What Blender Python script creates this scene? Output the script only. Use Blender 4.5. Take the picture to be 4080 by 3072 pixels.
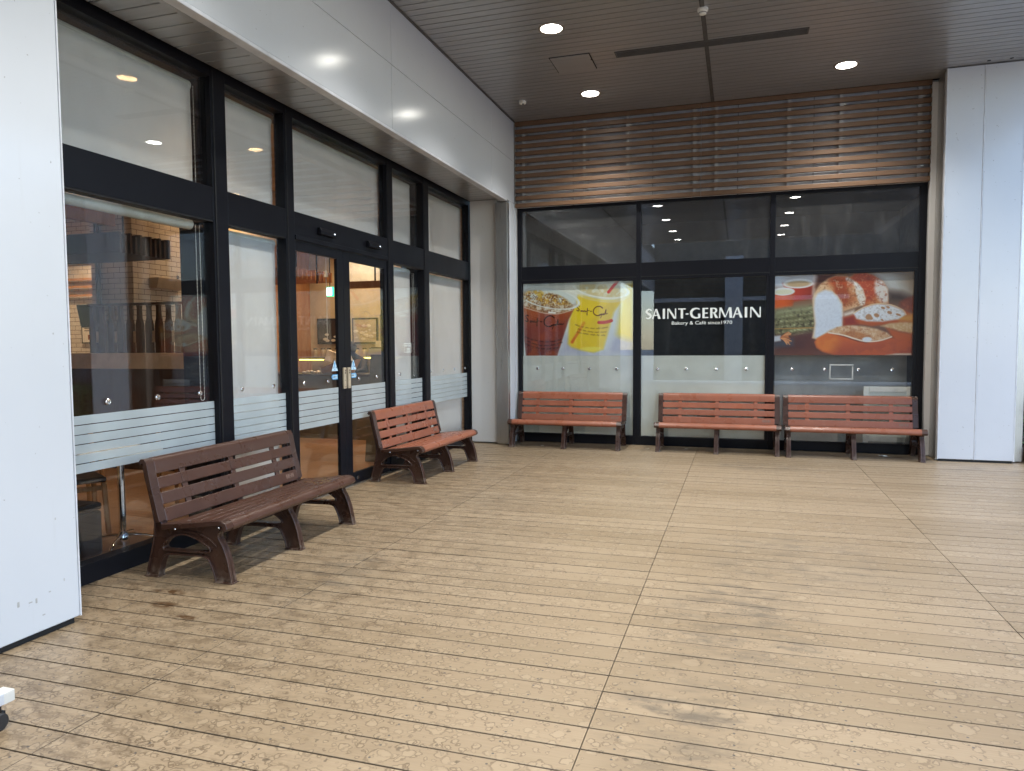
import bpy, bmesh, math, random
import numpy as np
from mathutils import Vector, Matrix
random.seed(7)
sc = bpy.context.scene
for o in list(bpy.data.objects): bpy.data.objects.remove(o)
R = math.radians
COL = sc.collection

# ------------------------------------------------------------------ camera
cam = bpy.data.cameras.new('camera'); cam_o = bpy.data.objects.new('camera', cam); COL.objects.link(cam_o)
cam.sensor_width = 36.0; cam.lens = 36.0 * 2878.2 / 4080; cam.clip_end = 500; cam.clip_start = 0.05
yaw, pitch, roll = -0.304859, -0.0577672, 0.00676198
fwd = Vector((math.sin(yaw) * math.cos(pitch), math.cos(yaw) * math.cos(pitch), math.sin(pitch)))
rt0 = Vector((math.cos(yaw), -math.sin(yaw), 0)); dn0 = -rt0.cross(fwd)
rt = rt0 * math.cos(roll) + dn0 * math.sin(roll); dn = -rt0 * math.sin(roll) + dn0 * math.cos(roll)
M = Matrix.Identity(4)
for i in range(3): M[i][0] = rt[i]; M[i][1] = -dn[i]; M[i][2] = -fwd[i]
M.translation = (0, 0, 1.55); cam_o.matrix_world = M
sc.camera = cam_o

# ------------------------------------------------------------------ world, sun, exposure
w = bpy.data.worlds.new('World'); sc.world = w; w.use_nodes = True
nt = w.node_tree; nt.nodes.clear()
sky = nt.nodes.new('ShaderNodeTexSky'); sky.sky_type = 'NISHITA'; sky.sun_disc = False
sky.sun_elevation = R(66); sky.sun_rotation = R(125); sky.air_density = 1.0; sky.dust_density = .4; sky.ozone_density = 1.5
bg = nt.nodes.new('ShaderNodeBackground'); bg.inputs[1].default_value = 0.15
wo = nt.nodes.new('ShaderNodeOutputWorld'); nt.links.new(sky.outputs[0], bg.inputs[0]); nt.links.new(bg.outputs[0], wo.inputs[0])
sun = bpy.data.lights.new('sun', 'SUN'); sun.energy = .5; sun.angle = R(28); sun.color = (1, .97, .93)
sun_o = bpy.data.objects.new('sun', sun); COL.objects.link(sun_o)
sd = Vector((math.cos(R(66)) * math.cos(R(35)), -math.cos(R(66)) * math.sin(R(35)), math.sin(R(66))))   # high hazy sun beyond the open right side
sun_o.rotation_euler = sd.to_track_quat('Z', 'Y').to_euler(); sun_o.location = sd * 40
vs = sc.view_settings; sc.display_settings.display_device = 'sRGB'
vs.view_transform = 'Standard'; vs.look = 'None'; vs.gamma = 1; vs.use_curve_mapping = False; vs.exposure = 1.95
LAMP = 0.215            # canopy downlights
cy = sc.cycles
cy.use_denoising = True; cy.denoising_prefilter = 'ACCURATE'; cy.max_bounces = 9; cy.diffuse_bounces = 5; cy.glossy_bounces = 5; cy.transparent_max_bounces = 24
cy.transmission_bounces = 6; cy.sample_clamp_indirect = 6; cy.caustics_reflective = False; cy.caustics_refractive = False
cy.use_adaptive_sampling = True; cy.adaptive_threshold = 0.01

# ------------------------------------------------------------------ node helpers
class N:
    def __init__(s, name):
        s.m = bpy.data.materials.new(name); s.m.use_nodes = True; s.t = s.m.node_tree; s.t.nodes.clear()
        s.out = s.n('ShaderNodeOutputMaterial')
    def n(s, k, **kw):
        x = s.t.nodes.new(k)
        for a, b in kw.items(): setattr(x, a, b)
        return x
    def l(s, a, b):
        if isinstance(b, bpy.types.NodeSocket): pass
        if isinstance(a, (int, float)): b.default_value = a
        elif isinstance(a, tuple): b.default_value = a if len(a) == 4 or b.type == 'VECTOR' else (*a, 1)
        else: s.t.links.new(a, b)
    def math(s, op, a, b=0.0, c=None, clamp=False):
        x = s.n('ShaderNodeMath', operation=op, use_clamp=clamp)
        s.l(a, x.inputs[0]); s.l(b, x.inputs[1])
        if c is not None: s.l(c, x.inputs[2])
        return x.outputs[0]
    def mix(s, f, a, b, blend='MIX'):
        x = s.n('ShaderNodeMix', data_type='RGBA', blend_type=blend); x.clamp_factor = True
        s.l(f, x.inputs[0]); s.l(a, x.inputs[6]); s.l(b, x.inputs[7]); return x.outputs[2]
    def coord(s, scale=(1, 1, 1), loc=(0, 0, 0), src='Object'):
        tc = s.n('ShaderNodeTexCoord'); mp = s.n('ShaderNodeMapping')
        mp.inputs['Scale'].default_value = scale; mp.inputs['Location'].default_value = loc
        s.t.links.new(tc.outputs[src], mp.inputs[0]); return mp.outputs[0]
    def noise(s, vec, scale, detail=4, rough=.55, dist=0.0, out=0):
        x = s.n('ShaderNodeTexNoise'); x.inputs['Scale'].default_value = scale; x.inputs['Detail'].default_value = detail
        x.inputs['Roughness'].default_value = rough; x.inputs['Distortion'].default_value = dist
        if vec is not None: s.t.links.new(vec, x.inputs['Vector'])
        return x.outputs[out]
    def ramp(s, f, a, b, lo=0.0, hi=1.0):
        x = s.n('ShaderNodeMapRange'); x.interpolation_type = 'SMOOTHSTEP'; s.l(f, x.inputs[0])
        x.inputs[1].default_value = a; x.inputs[2].default_value = b; x.inputs[3].default_value = lo; x.inputs[4].default_value = hi
        return x.outputs[0]
    def bsdf(s, color, rough=.5, metal=0.0, spec=.5, coat=0.0, bump=None, bstr=.2, bdist=.002, coat_rough=.1):
        p = s.n('ShaderNodeBsdfPrincipled')
        s.l(color, p.inputs['Base Color']); s.l(rough, p.inputs['Roughness']); s.l(metal, p.inputs['Metallic'])
        p.inputs['Specular IOR Level'].default_value = spec; p.inputs['Coat Weight'].default_value = coat; p.inputs['Coat Roughness'].default_value = coat_rough
        if bump is not None:
            b = s.n('ShaderNodeBump'); b.inputs['Strength'].default_value = bstr; b.inputs['Distance'].default_value = bdist
            s.l(bump, b.inputs['Height']); s.l(b.outputs[0], p.inputs['Normal'])
        return p.outputs[0]
    def fin(s, sh): s.t.links.new(sh, s.out.inputs[0]); return s.m

def simple(name, c, rough=.5, metal=0.0, var=.12, scale=6.0, bump=0.0, bscale=60.0, spec=.5, coat=0.0, stretch=(1, 1, 1), rvar=.15):
    k = N(name); v = k.coord(stretch); n1 = k.noise(v, scale, 5)
    lo = tuple(x * (1 - var) for x in c); hi = tuple(min(1, x * (1 + var)) for x in c)
    col = k.mix(k.ramp(n1, .3, .7), lo, hi)
    rr = k.ramp(k.noise(v, scale * 2.3, 4), .3, .7, max(.02, rough * (1 - rvar)), min(1, rough * (1 + rvar)))
    b = k.noise(v, bscale, 3) if bump else None
    return k.fin(k.bsdf(col, rr, metal, spec, coat, b, bump, .003))

def emit(name, c, s):
    k = N(name); e = k.n('ShaderNodeEmission'); k.l(c, e.inputs[0]); e.inputs[1].default_value = s; return k.fin(e.outputs[0])

def schlick(k, f0=.04):
    g = k.n('ShaderNodeNewGeometry'); d = k.n('ShaderNodeVectorMath', operation='DOT_PRODUCT')
    k.l(g.outputs['Normal'], d.inputs[0]); k.l(g.outputs['Incoming'], d.inputs[1])
    c = k.math('ABSOLUTE', d.outputs['Value']); p = k.math('POWER', k.math('SUBTRACT', 1.0, c, clamp=True), 5.0)
    return k.math('MULTIPLY_ADD', p, 1 - f0, f0)

def glass(name, tint=(.93, .95, .94), f0=.04, dirt=.02, veil=0.0):
    k = N(name); f = schlick(k, f0)
    t = k.n('ShaderNodeBsdfTransparent'); k.l(tint, t.inputs[0])
    g = k.n('ShaderNodeBsdfGlossy'); g.inputs['Roughness'].default_value = .0; k.l((.96, .97, 1.0), g.inputs[0])
    m = k.n('ShaderNodeMixShader'); k.l(f, m.inputs[0]); k.l(t.outputs[0], m.inputs[1]); k.l(g.outputs[0], m.inputs[2])
    d = k.n('ShaderNodeBsdfDiffuse'); k.l((.5, .5, .5), d.inputs[0])
    v = k.coord((1, 1, .25)); fac = k.ramp(k.noise(v, 7, 6, .65), .45, .85, veil, veil + dirt)  # veil: even grey haze put into the pane, standing in for reflected ceiling light
    m2 = k.n('ShaderNodeMixShader'); k.l(fac, m2.inputs[0]); k.l(m.outputs[0], m2.inputs[1]); k.l(d.outputs[0], m2.inputs[2])
    return k.fin(m2.outputs[0])

def film(name, c, trans, rough=.35, transl=.25, var=.06):
    k = N(name); v = k.coord(); n1 = k.noise(v, 3, 4)
    col = k.mix(k.ramp(n1, .3, .7), tuple(x * (1 - var) for x in c), tuple(x * (1 + var) for x in c))
    p = k.bsdf(col, rough)
    tl = k.n('ShaderNodeBsdfTranslucent'); k.l(col, tl.inputs[0])
    m = k.n('ShaderNodeMixShader'); m.inputs[0].default_value = transl; k.l(p, m.inputs[1]); k.l(tl.outputs[0], m.inputs[2])
    t = k.n('ShaderNodeBsdfTransparent')
    m2 = k.n('ShaderNodeMixShader'); m2.inputs[0].default_value = trans; k.l(m.outputs[0], m2.inputs[1]); k.l(t.outputs[0], m2.inputs[2])
    return k.fin(m2.outputs[0])

# ------------------------------------------------------------------ materials
PITCH, Y0 = 0.16, 2.631
def deck_mat():
    k = N('composite_deck_board')
    tc = k.n('ShaderNodeTexCoord'); P = tc.outputs['Object']
    sx = k.n('ShaderNodeSeparateXYZ'); k.l(P, sx.inputs[0]); X, Y = sx.outputs[0], sx.outputs[1]
    geo = k.n('ShaderNodeNewGeometry'); rnd = geo.outputs['Random Per Island']
    base = k.mix(rnd, (.252, .186, .112), (.335, .253, .162))
    gv = k.coord((1.2, 30, 1)); grain = k.noise(gv, 4, 5, .6)
    base = k.mix(k.ramp(grain, .3, .75, 0, .45), base, (.225, .16, .098))
    big = k.noise(P, .55, 5, .6)
    base = k.mix(k.ramp(big, .38, .68, 0, .55), base, (.34, .262, .175))
    # dried puddle rings, three sizes
    warp = k.n('ShaderNodeVectorMath', operation='MULTIPLY_ADD')
    nz = k.noise(P, 22, 3, .6, out=1); k.l(nz, warp.inputs[0]); warp.inputs[1].default_value = (.055, .055, 0); k.l(P, warp.inputs[2])
    flat = k.n('ShaderNodeVectorMath', operation='MULTIPLY'); k.l(warp.outputs[0], flat.inputs[0]); flat.inputs[1].default_value = (1, 1, 0)
    left = k.ramp(X, -.2, -2.4)
    dens = k.noise(P, .9, 4, .6)
    ringsum = None; inside = None
    for sc_, wid, thr, off in ((6.5, .040, .74, 0.0), (12, .062, .56, 7.3), (21, .10, .46, 3.1)):
        vo = k.n('ShaderNodeTexVoronoi'); vo.voronoi_dimensions = '2D'; vo.feature = 'F1'; vo.inputs['Scale'].default_value = sc_; vo.inputs['Randomness'].default_value = .95
        ad = k.n('ShaderNodeVectorMath', operation='ADD'); k.l(flat.outputs[0], ad.inputs[0]); ad.inputs[1].default_value = (off, off * .7, 0); k.l(ad.outputs[0], vo.inputs['Vector'])
        sc3 = k.n('ShaderNodeSeparateColor'); k.l(vo.outputs['Color'], sc3.inputs[0])
        rad = k.math('MULTIPLY_ADD', sc3.outputs[0], .24, .09)
        d = k.math('SUBTRACT', vo.outputs['Distance'], rad)
        ring = k.ramp(k.math('ABSOLUTE', d), wid, wid * .25)
        act0 = k.math('ADD', k.math('MULTIPLY', dens, 1.15), k.math('MULTIPLY', left, .22))
        act = k.ramp(k.math('SUBTRACT', act0, k.math('MULTIPLY', sc3.outputs[1], thr)), .14, .34)
        ring = k.math('MULTIPLY', ring, act); ins = k.math('MULTIPLY', k.ramp(d, 0, -.06), act)
        ringsum = ring if ringsum is None else k.math('MAXIMUM', ringsum, ring)
        inside = ins if inside is None else k.math('MAXIMUM', inside, ins)
    base = k.mix(k.math('MULTIPLY', inside, .36), base, (.40, .31, .205))
    rv = k.ramp(k.noise(P, 9, 4), .3, .7, .25, .95)
    base = k.mix(k.math('MULTIPLY', k.math('MULTIPLY', ringsum, rv), k.math('MULTIPLY_ADD', left, .28, .66)), base, (.10, .066, .037))
    # mottled brown soiling on the cafe side
    mot = k.ramp(k.noise(k.coord((1, 2.0, 1)), 5.5, 8, .75), .44, .64)
    base = k.mix(k.math('MULTIPLY', k.math('MULTIPLY', mot, k.ramp(X, -.9, -2.6)), .62), base, (.098, .064, .034))
    vo2 = k.n('ShaderNodeTexVoronoi'); vo2.voronoi_dimensions = '2D'; vo2.inputs['Scale'].default_value = 8.5; vo2.inputs['Randomness'].default_value = 1; k.l(flat.outputs[0], vo2.inputs['Vector'])
    c2 = k.n('ShaderNodeSeparateColor'); k.l(vo2.outputs['Color'], c2.inputs[0])
    spot = k.math('MULTIPLY', k.ramp(vo2.outputs['Distance'], .085, .05), k.ramp(k.math('ADD', c2.outputs[0], k.math('MULTIPLY', left, .12)), .80, .86))
    base = k.mix(k.math('MULTIPLY', spot, .7), base, (.075, .053, .034))
    # grey foot-traffic grime, in soft patches
    def blob(cx, cy_, rx, ry):
        a = k.math('DIVIDE', k.math('SUBTRACT', X, cx), rx); b = k.math('DIVIDE', k.math('SUBTRACT', Y, cy_), ry)
        return k.ramp(k.math('ADD', k.math('MULTIPLY', a, a), k.math('MULTIPLY', b, b)), 1.0, .05)
    gr = None
    for c in ((.02, 4.0, .55, 1.3), (.4, 5.4, .9, .9), (-.2, 3.0, .4, .8), (.25, 9.5, .8, .5), (3.2, 7.5, .9, 1.4), (-2.6, 4.2, .35, .7), (-.55, 2.2, .6, .3), (2.9, 9.8, .7, .4)):
        gr = blob(*c) if gr is None else k.math('MAXIMUM', gr, blob(*c))
    gr = k.math('MULTIPLY', gr, k.math('MULTIPLY_ADD', rnd, .8, .6))
    gr = k.math('MULTIPLY', gr, k.ramp(k.noise(k.coord((1, 2.5, 1)), 4.2, 6, .68), .40, .68))
    base = k.mix(k.math('MULTIPLY', gr, .55), base, (.095, .081, .063))
    # wet-looking rust brown spills by the pillar
    sp = k.math('MAXIMUM', blob(-3.42, 3.62, .17, .06), blob(-3.28, 3.43, .13, .06)); sp = k.math('MAXIMUM', sp, blob(-3.0, 3.30, .1, .04))
    sp = k.math('MULTIPLY', sp, k.ramp(k.noise(P, 14, 4), .38, .55))
    base = k.mix(k.math('MULTIPLY', sp, 1.0), base, (.08, .04, .015))
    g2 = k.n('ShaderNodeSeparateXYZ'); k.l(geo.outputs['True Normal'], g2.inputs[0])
    base = k.mix(k.math('MULTIPLY', k.ramp(g2.outputs[2], .97, .75), .62), base, (.06, .046, .033))   # board sides and edges darkened in the colour to keep the grooves visible
    # screw heads: two per board on every joist
    joist = k.math('ABSOLUTE', k.math('SUBTRACT', k.math('FRACT', k.math('DIVIDE', k.math('ADD', X, 100 * .436 + .003 + .218), .436)), .5)); jx = k.math('MULTIPLY', joist, .436)
    fy = k.math('MULTIPLY', k.math('FRACT', k.math('DIVIDE', k.math('ADD', Y, 160 - Y0), PITCH)), PITCH)
    dy = k.math('MINIMUM', k.math('ABSOLUTE', k.math('SUBTRACT', fy, .036)), k.math('ABSOLUTE', k.math('SUBTRACT', fy, .124)))
    dd = k.math('SQRT', k.math('ADD', k.math('MULTIPLY', jx, jx), k.math('MULTIPLY', dy, dy)))
    scr = k.ramp(dd, .0062, .0042)
    base = k.mix(k.math('MULTIPLY', scr, .85), base, (.05, .05, .055))
    rough = k.ramp(grain, .2, .8, .36, .50)
    rough = k.math('MULTIPLY_ADD', inside, -.04, rough)
    h = k.math('SUBTRACT', k.math('MULTIPLY', grain, .5), k.math('MULTIPLY', scr, 1.0))
    return k.fin(k.bsdf(base, rough, 0, .45, 0, h, .35, .0015))

def white_panel(name, c=(.615, .643, .685), rough=.17):
    k = N(name); P = k.coord()
    col = k.mix(k.ramp(k.noise(P, 1.3, 4), .3, .7), tuple(x * .97 for x in c), c)
    st = k.ramp(k.noise(k.coord((6, 6, .35)), 3.0, 6, .7), .58, .78, 0, .13)
    col = k.mix(st, col, (.45, .44, .42))
    sp = k.ramp(k.noise(P, 38, 2, .5), .735, .76); col = k.mix(k.math('MULTIPLY', sp, .6), col, (.25, .24, .23))
    return k.fin(k.bsdf(col, rough, 0, .5, 0, k.noise(P, 420, 2), .045, .0006))

def ceil_mat():
    k = N('silver_grey_metal_strip'); P = k.coord()
    col = k.mix(k.ramp(k.noise(k.coord((.3, 6, 1)), 3, 3), .3, .7), (.42, .42, .428), (.47, .47, .478))
    return k.fin(k.bsdf(col, k.ramp(k.noise(P, 2, 3), .3, .7, .28, .36), .62, .5))

def steel_mat():
    k = N('brushed_stainless_steel'); v = k.coord((90, 90, .6))
    n1 = k.noise(v, 6, 4); col = k.mix(n1, (.42, .41, .39), (.60, .59, .57))
    return k.fin(k.bsdf(col, k.ramp(n1, .3, .7, .26, .42), .95, .5, 0, n1, .06, .001))

def wood_mat(name, a, b, stretch, rough=.5):
    k = N(name); v = k.coord(stretch); n1 = k.noise(v, 5, 6, .62, .3); n2 = k.noise(v, 22, 3)
    col = k.mix(k.ramp(n1, .3, .7), a, b); col = k.mix(k.ramp(n2, .55, .8, 0, .3), col, tuple(x * .6 for x in a))
    return k.fin(k.bsdf(col, rough, 0, .45, 0, n1, .15, .002))

def brick_mat(name, c1, c2, mortar, bw=.2, bh=.07, axis='xz', rough=.35):
    k = N(name); tc = k.n('ShaderNodeTexCoord'); s = k.n('ShaderNodeSeparateXYZ'); k.l(tc.outputs['Object'], s.inputs[0])
    cb = k.n('ShaderNodeCombineXYZ')
    u = k.math('ADD', s.outputs[0], s.outputs[1]) if axis == 'xz' else s.outputs[0]
    k.l(u, cb.inputs[0]); k.l(s.outputs[2] if axis == 'xz' else s.outputs[1], cb.inputs[1])
    b = k.n('ShaderNodeTexBrick'); k.l(cb.outputs[0], b.inputs['Vector']); b.inputs['Scale'].default_value = 1
    b.inputs['Brick Width'].default_value = bw; b.inputs['Row Height'].default_value = bh; b.inputs['Mortar Size'].default_value = .004; b.inputs['Mortar Smooth'].default_value = .1
    k.l(c1, b.inputs['Color1']); k.l(c2, b.inputs['Color2']); k.l(mortar, b.inputs['Mortar'])
    return k.fin(k.bsdf(b.outputs['Color'], rough, 0, .5, 0, k.math('SUBTRACT', 1.0, b.outputs['Fac']), .5, .004))

def bench_mat(name, c, scuff):
    k = N(name); oi = k.n('ShaderNodeObjectInfo'); av = k.n('ShaderNodeVectorMath', operation='MULTIPLY_ADD'); k.l(oi.outputs['Random'], av.inputs[0]); av.inputs[1].default_value = (9, 5, 7)
    Q = k.coord(); k.l(Q, av.inputs[2]); P = av.outputs[0]                # every slat gets its own wear
    col = k.mix(k.ramp(k.noise(P, 4, 5, .6), .3, .7), tuple(x * .86 for x in c), tuple(x * 1.1 for x in c))
    col = k.mix(oi.outputs['Random'], col, tuple(x * .80 for x in c)); col = k.mix(k.math('MULTIPLY', oi.outputs['Random'], .04), col, (.42, .30, .25))
    dust = k.ramp(k.noise(P, 11, 6, .7), .52, .75, 0, scuff); col = k.mix(dust, col, (.36, .25, .20))
    g = k.n('ShaderNodeNewGeometry'); sp = k.n('ShaderNodeSeparateXYZ'); k.l(Q, sp.inputs[0])
    low = k.math('MULTIPLY', k.ramp(sp.outputs[2], .10, .0), k.ramp(k.noise(P, 20, 4), .4, .7, 0, .45)); col = k.mix(low, col, (.33, .27, .21))
    scr = k.ramp(k.noise(k.coord((4, 60, 60)), 3, 3), .70, .76, 0, .35); col = k.mix(scr, col, tuple(min(1, x * 1.9) for x in c))
    return k.fin(k.bsdf(col, k.ramp(k.noise(P, 6, 4), .3, .7, .24, .40), 0, .5, 0, k.noise(P, 90, 3), .08, .001))

MT = dict(
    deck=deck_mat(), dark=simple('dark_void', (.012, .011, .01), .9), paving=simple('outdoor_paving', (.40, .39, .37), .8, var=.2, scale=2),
    white=white_panel('white_enamel_panel'), white2=white_panel('cream_enamel_panel', (.68, .665, .65), .3), ceil=ceil_mat(),
    ceil_trim=simple('ceiling_trim', (.10, .095, .09), .5, .3), joint=simple('grey_sealant', (.42, .42, .41), .7, bump=.1),
    frame=simple('black_anodised_frame', (.0085, .009, .0125), .35, var=.05, scale=2, spec=.16, rvar=.08), gasket=simple('black_gasket', (.006, .006, .007), .6),
    glass=glass('clear_window_glass', (.98, .99, .985), .058), glass_back=glass('grey_veil_window_glass', (.98, .985, .98), .065, .03, .022), glass_dirty=glass('streaky_window_glass', (.97, .975, .97), .065, .05, .024), steel=steel_mat(),
    band=film('frosted_white_band', (.60, .67, .69), .34, .45, .2), frost=film('frosted_grey_film', (.67, .70, .655), .03, .30, .10, .06), frost_d=film('smoky_grey_film', (.30, .30, .295), .42, .28, .2, .15),
    blind=film('white_blind_fabric', (.82, .82, .82), .17, .8, .3, .03), rail=simple('cream_blind_casing', (.52, .54, .50), .5), chain=simple('white_bead_chain', (.75, .75, .72), .4),
    orange=bench_mat('terracotta_plastic_slat', (.315, .104, .056), .15), brown=bench_mat('dark_brown_casting', (.052, .022, .014), .06), brown_slat=bench_mat('dark_brown_plastic_slat', (.074, .031, .019), .05),
    slat=wood_mat('brown_wood_grain_louver', (.115, .063, .034), (.155, .088, .049), (1.2, 20, 20), .42), bracket=simple('white_bracket', (.42, .42, .43), .5), alc=simple('grey_cement_panel', (.50, .50, .52), .85, var=.1, scale=9, bump=.3, bscale=120),
    chrome=simple('chrome', (.75, .75, .76), .10, 1.0, .03), grille=simple('dark_grille', (.085, .082, .08), .6), plastic=simple('white_plastic', (.72, .71, .66), .4),
    trim=simple('beige_light_trim', (.30, .26, .22), .5), lamp=emit('downlight_disc', (1, .97, .88), 9.0), lamp_warm=emit('warm_lamp_disc', (1, .62, .30), 12), led=emit('yellow_led_strip', (1, .78, .10), 3.0),
    exit_g=emit('exit_sign_green', (.02, .55, .25), 1.2), exit_w=emit('exit_sign_white', (.75, 1, .82), 1.6), sens_led=emit('sensor_led', (.7, .85, 1), 3),
    blue=simple('blue_sticker', (.10, .36, .66), .4, var=.05), paleblue=simple('pale_blue_sticker', (.55, .76, .90), .4, var=.04), navy=simple('navy_print', (.02, .06, .16), .5), whiteink=simple('white_vinyl', (.80, .84, .80), .5, var=.03), ink=simple('black_print', (.02, .02, .02), .6),
    brick=brick_mat('white_glazed_brick', (.60, .54, .46), (.66, .60, .52), (.16, .12, .09)), tile_floor=brick_mat('terracotta_cafe_floor', (.30, .175, .105), (.34, .20, .12), (.13, .075, .045), .6, .6, 'xy', .3),
    cafe_wall=simple('cafe_cream_wall', (.62, .50, .33), .7, var=.08), cafe_ceiling=simple('cafe_ochre_ceiling', (.50, .36, .22), .8), cafe_brown=wood_mat('cafe_orange_wood', (.38, .17, .06), (.50, .25, .10), (3, 3, .6)), espresso=wood_mat('espresso_wood', (.035, .02, .013), (.06, .035, .022), (8, 8, .8)),
    beige=simple('beige_laminate', (.52, .43, .31), .4), leather=simple('black_vinyl', (.018, .018, .022), .35, bump=.1), chair_wood=wood_mat('chair_oak', (.30, .16, .06), (.42, .23, .10), (6, 6, .7)), paper=simple('paper', (.72, .66, .56), .8), basket=simple('brown_wicker', (.16, .075, .035), .7, bump=.6, bscale=70), greywood=simple('grey_green_counter', (.15, .15, .125), .5),
    skin=simple('skin', (.45, .27, .19), .5), hair=simple('black_hair', (.012, .009, .008), .5, bump=.4, bscale=150, stretch=(1, 1, .15)), apron=simple('dark_uniform', (.05, .045, .045), .8), leaf=simple('hedge_leaf', (.045, .13, .025), .5, var=.5, scale=9), soil=simple('planter_timber', (.22, .13, .07), .7), rubber=simple('black_rubber', (.02, .02, .022), .5), rackwhite=simple('white_powder_coat', (.62, .64, .68), .35), worn=simple('worn_print', (.21, .13, .10), .7), tape=simple('old_tape', (.44, .45, .42), .8), screen=simple('tv_screen', (.01, .01, .012), .15), board=simple('grey_board', (.30, .30, .297), .6, var=.15, scale=3), conc=simple('opposite_wall', (.10, .095, .09), .7),
)

# ------------------------------------------------------------------ mesh helpers
ABS = set()    # things whose parts are written in world coordinates and moved to the thing's base
class MB:
    def __init__(s): s.v = []; s.f = []
    def add(s, vs_, fs): b = len(s.v); s.v += [tuple(x) for x in vs_]; s.f += [tuple(i + b for i in f) for f in fs]; return s
    def box(s, x0, x1, y0, y1, z0, z1):
        return s.add([(x0, y0, z0), (x1, y0, z0), (x1, y1, z0), (x0, y1, z0), (x0, y0, z1), (x1, y0, z1), (x1, y1, z1), (x0, y1, z1)],
                     [(3, 2, 1, 0), (4, 5, 6, 7), (0, 1, 5, 4), (1, 2, 6, 5), (2, 3, 7, 6), (3, 0, 4, 7)])
    def prism(s, poly, f):                      # poly: list of 2d; f(p, t) -> 3d, t in (0,1)
        n = len(poly); vs_ = [f(p, 0) for p in poly] + [f(p, 1) for p in poly]
        return s.add(vs_, [tuple(range(n))[::-1], tuple(range(n, 2 * n))] + [(i, (i + 1) % n, n + (i + 1) % n, n + i) for i in range(n)])
    def cyl(s, p0, p1, r0, r1=None, n=20, caps=True):
        r1 = r0 if r1 is None else r1; p0 = Vector(p0); p1 = Vector(p1); d = (p1 - p0).normalized()
        a = d.orthogonal().normalized(); b = d.cross(a); vs_ = []
        for p, r in ((p0, r0), (p1, r1)):
            vs_ += [p + (a * math.cos(2 * math.pi * i / n) + b * math.sin(2 * math.pi * i / n)) * r for i in range(n)]
        fs = [(i, (i + 1) % n, n + (i + 1) % n, n + i) for i in range(n)]
        if caps: fs += [tuple(range(n))[::-1], tuple(range(n, 2 * n))]
        return s.add(vs_, fs)
    def lathe(s, prof, c=(0, 0, 0), n=32, close=True):
        vs_ = []
        for r, z in prof: vs_ += [(c[0] + r * math.cos(2 * math.pi * i / n), c[1] + r * math.sin(2 * math.pi * i / n), c[2] + z) for i in range(n)]
        fs = []
        for j in range(len(prof) - 1):
            fs += [(j * n + i, j * n + (i + 1) % n, (j + 1) * n + (i + 1) % n, (j + 1) * n + i) for i in range(n)]
        if close: fs += [tuple(range(n))[::-1], tuple(range((len(prof) - 1) * n, len(prof) * n))]
        return s.add(vs_, fs)
    def tube(s, pts, r, n=10, closed=False):
        pts = [Vector(p) for p in pts]; m = len(pts); vs_ = []
        for i, p in enumerate(pts):
            t = (pts[(i + 1) % m] - pts[i - 1]) if closed or 0 < i < m - 1 else (pts[1] - pts[0] if i == 0 else pts[-1] - pts[-2])
            t.normalize(); ref = Vector((0, 0, 1)) if abs(t.z) < .9 else Vector((1, 0, 0)); a = t.cross(ref).normalized(); b = t.cross(a)
            vs_ += [p + (a * math.cos(2 * math.pi * k / n) + b * math.sin(2 * math.pi * k / n)) * r for k in range(n)]
        fs = []
        for i in range(m if closed else m - 1):
            j = (i + 1) % m; fs += [(i * n + k, i * n + (k + 1) % n, j * n + (k + 1) % n, j * n + k) for k in range(n)]
        if not closed: fs += [tuple(range(n))[::-1], tuple(range((m - 1) * n, m * n))]
        return s.add(vs_, fs)
    def ball(s, c, r, n=12, sc_=(1, 1, 1)):
        prof = [(r * math.sin(math.pi * i / n) + 1e-5, -r * math.cos(math.pi * i / n)) for i in range(n + 1)]; b = len(s.v)
        s.lathe(prof, (0, 0, 0), n * 2)
        for i in range(b, len(s.v)): x, y, z = s.v[i]; s.v[i] = (c[0] + x * sc_[0], c[1] + y * sc_[1], c[2] + z * sc_[2])
        return s
    def build(s, name, mat, parent=None, bevel=0, smooth=False, seg=2):
        me = bpy.data.meshes.new(name); me.from_pydata(s.v, [], s.f); me.validate()
        bm = bmesh.new(); bm.from_mesh(me); bmesh.ops.recalc_face_normals(bm, faces=bm.faces); bm.to_mesh(me); bm.free()
        return link(name, me, mat, parent, bevel, smooth, seg)

def link(name, me, mat, parent=None, bevel=0, smooth=False, seg=2):
    o = bpy.data.objects.new(name, me); COL.objects.link(o)
    if mat: me.materials.append(MT[mat] if isinstance(mat, str) else mat)
    if smooth:
        me.shade_smooth(); me.set_sharp_from_angle(angle=R(40))
    if bevel:
        b = o.modifiers.new('bevel', 'BEVEL'); b.width = bevel; b.segments = seg; b.limit_method = 'ANGLE'; b.angle_limit = R(40); b.harden_normals = False
    if parent:
        o.parent = parent; r = parent
        while r.parent: r = r.parent
        if r.name in ABS: me.transform(Matrix.Translation(-r.location))
    return o

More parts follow.
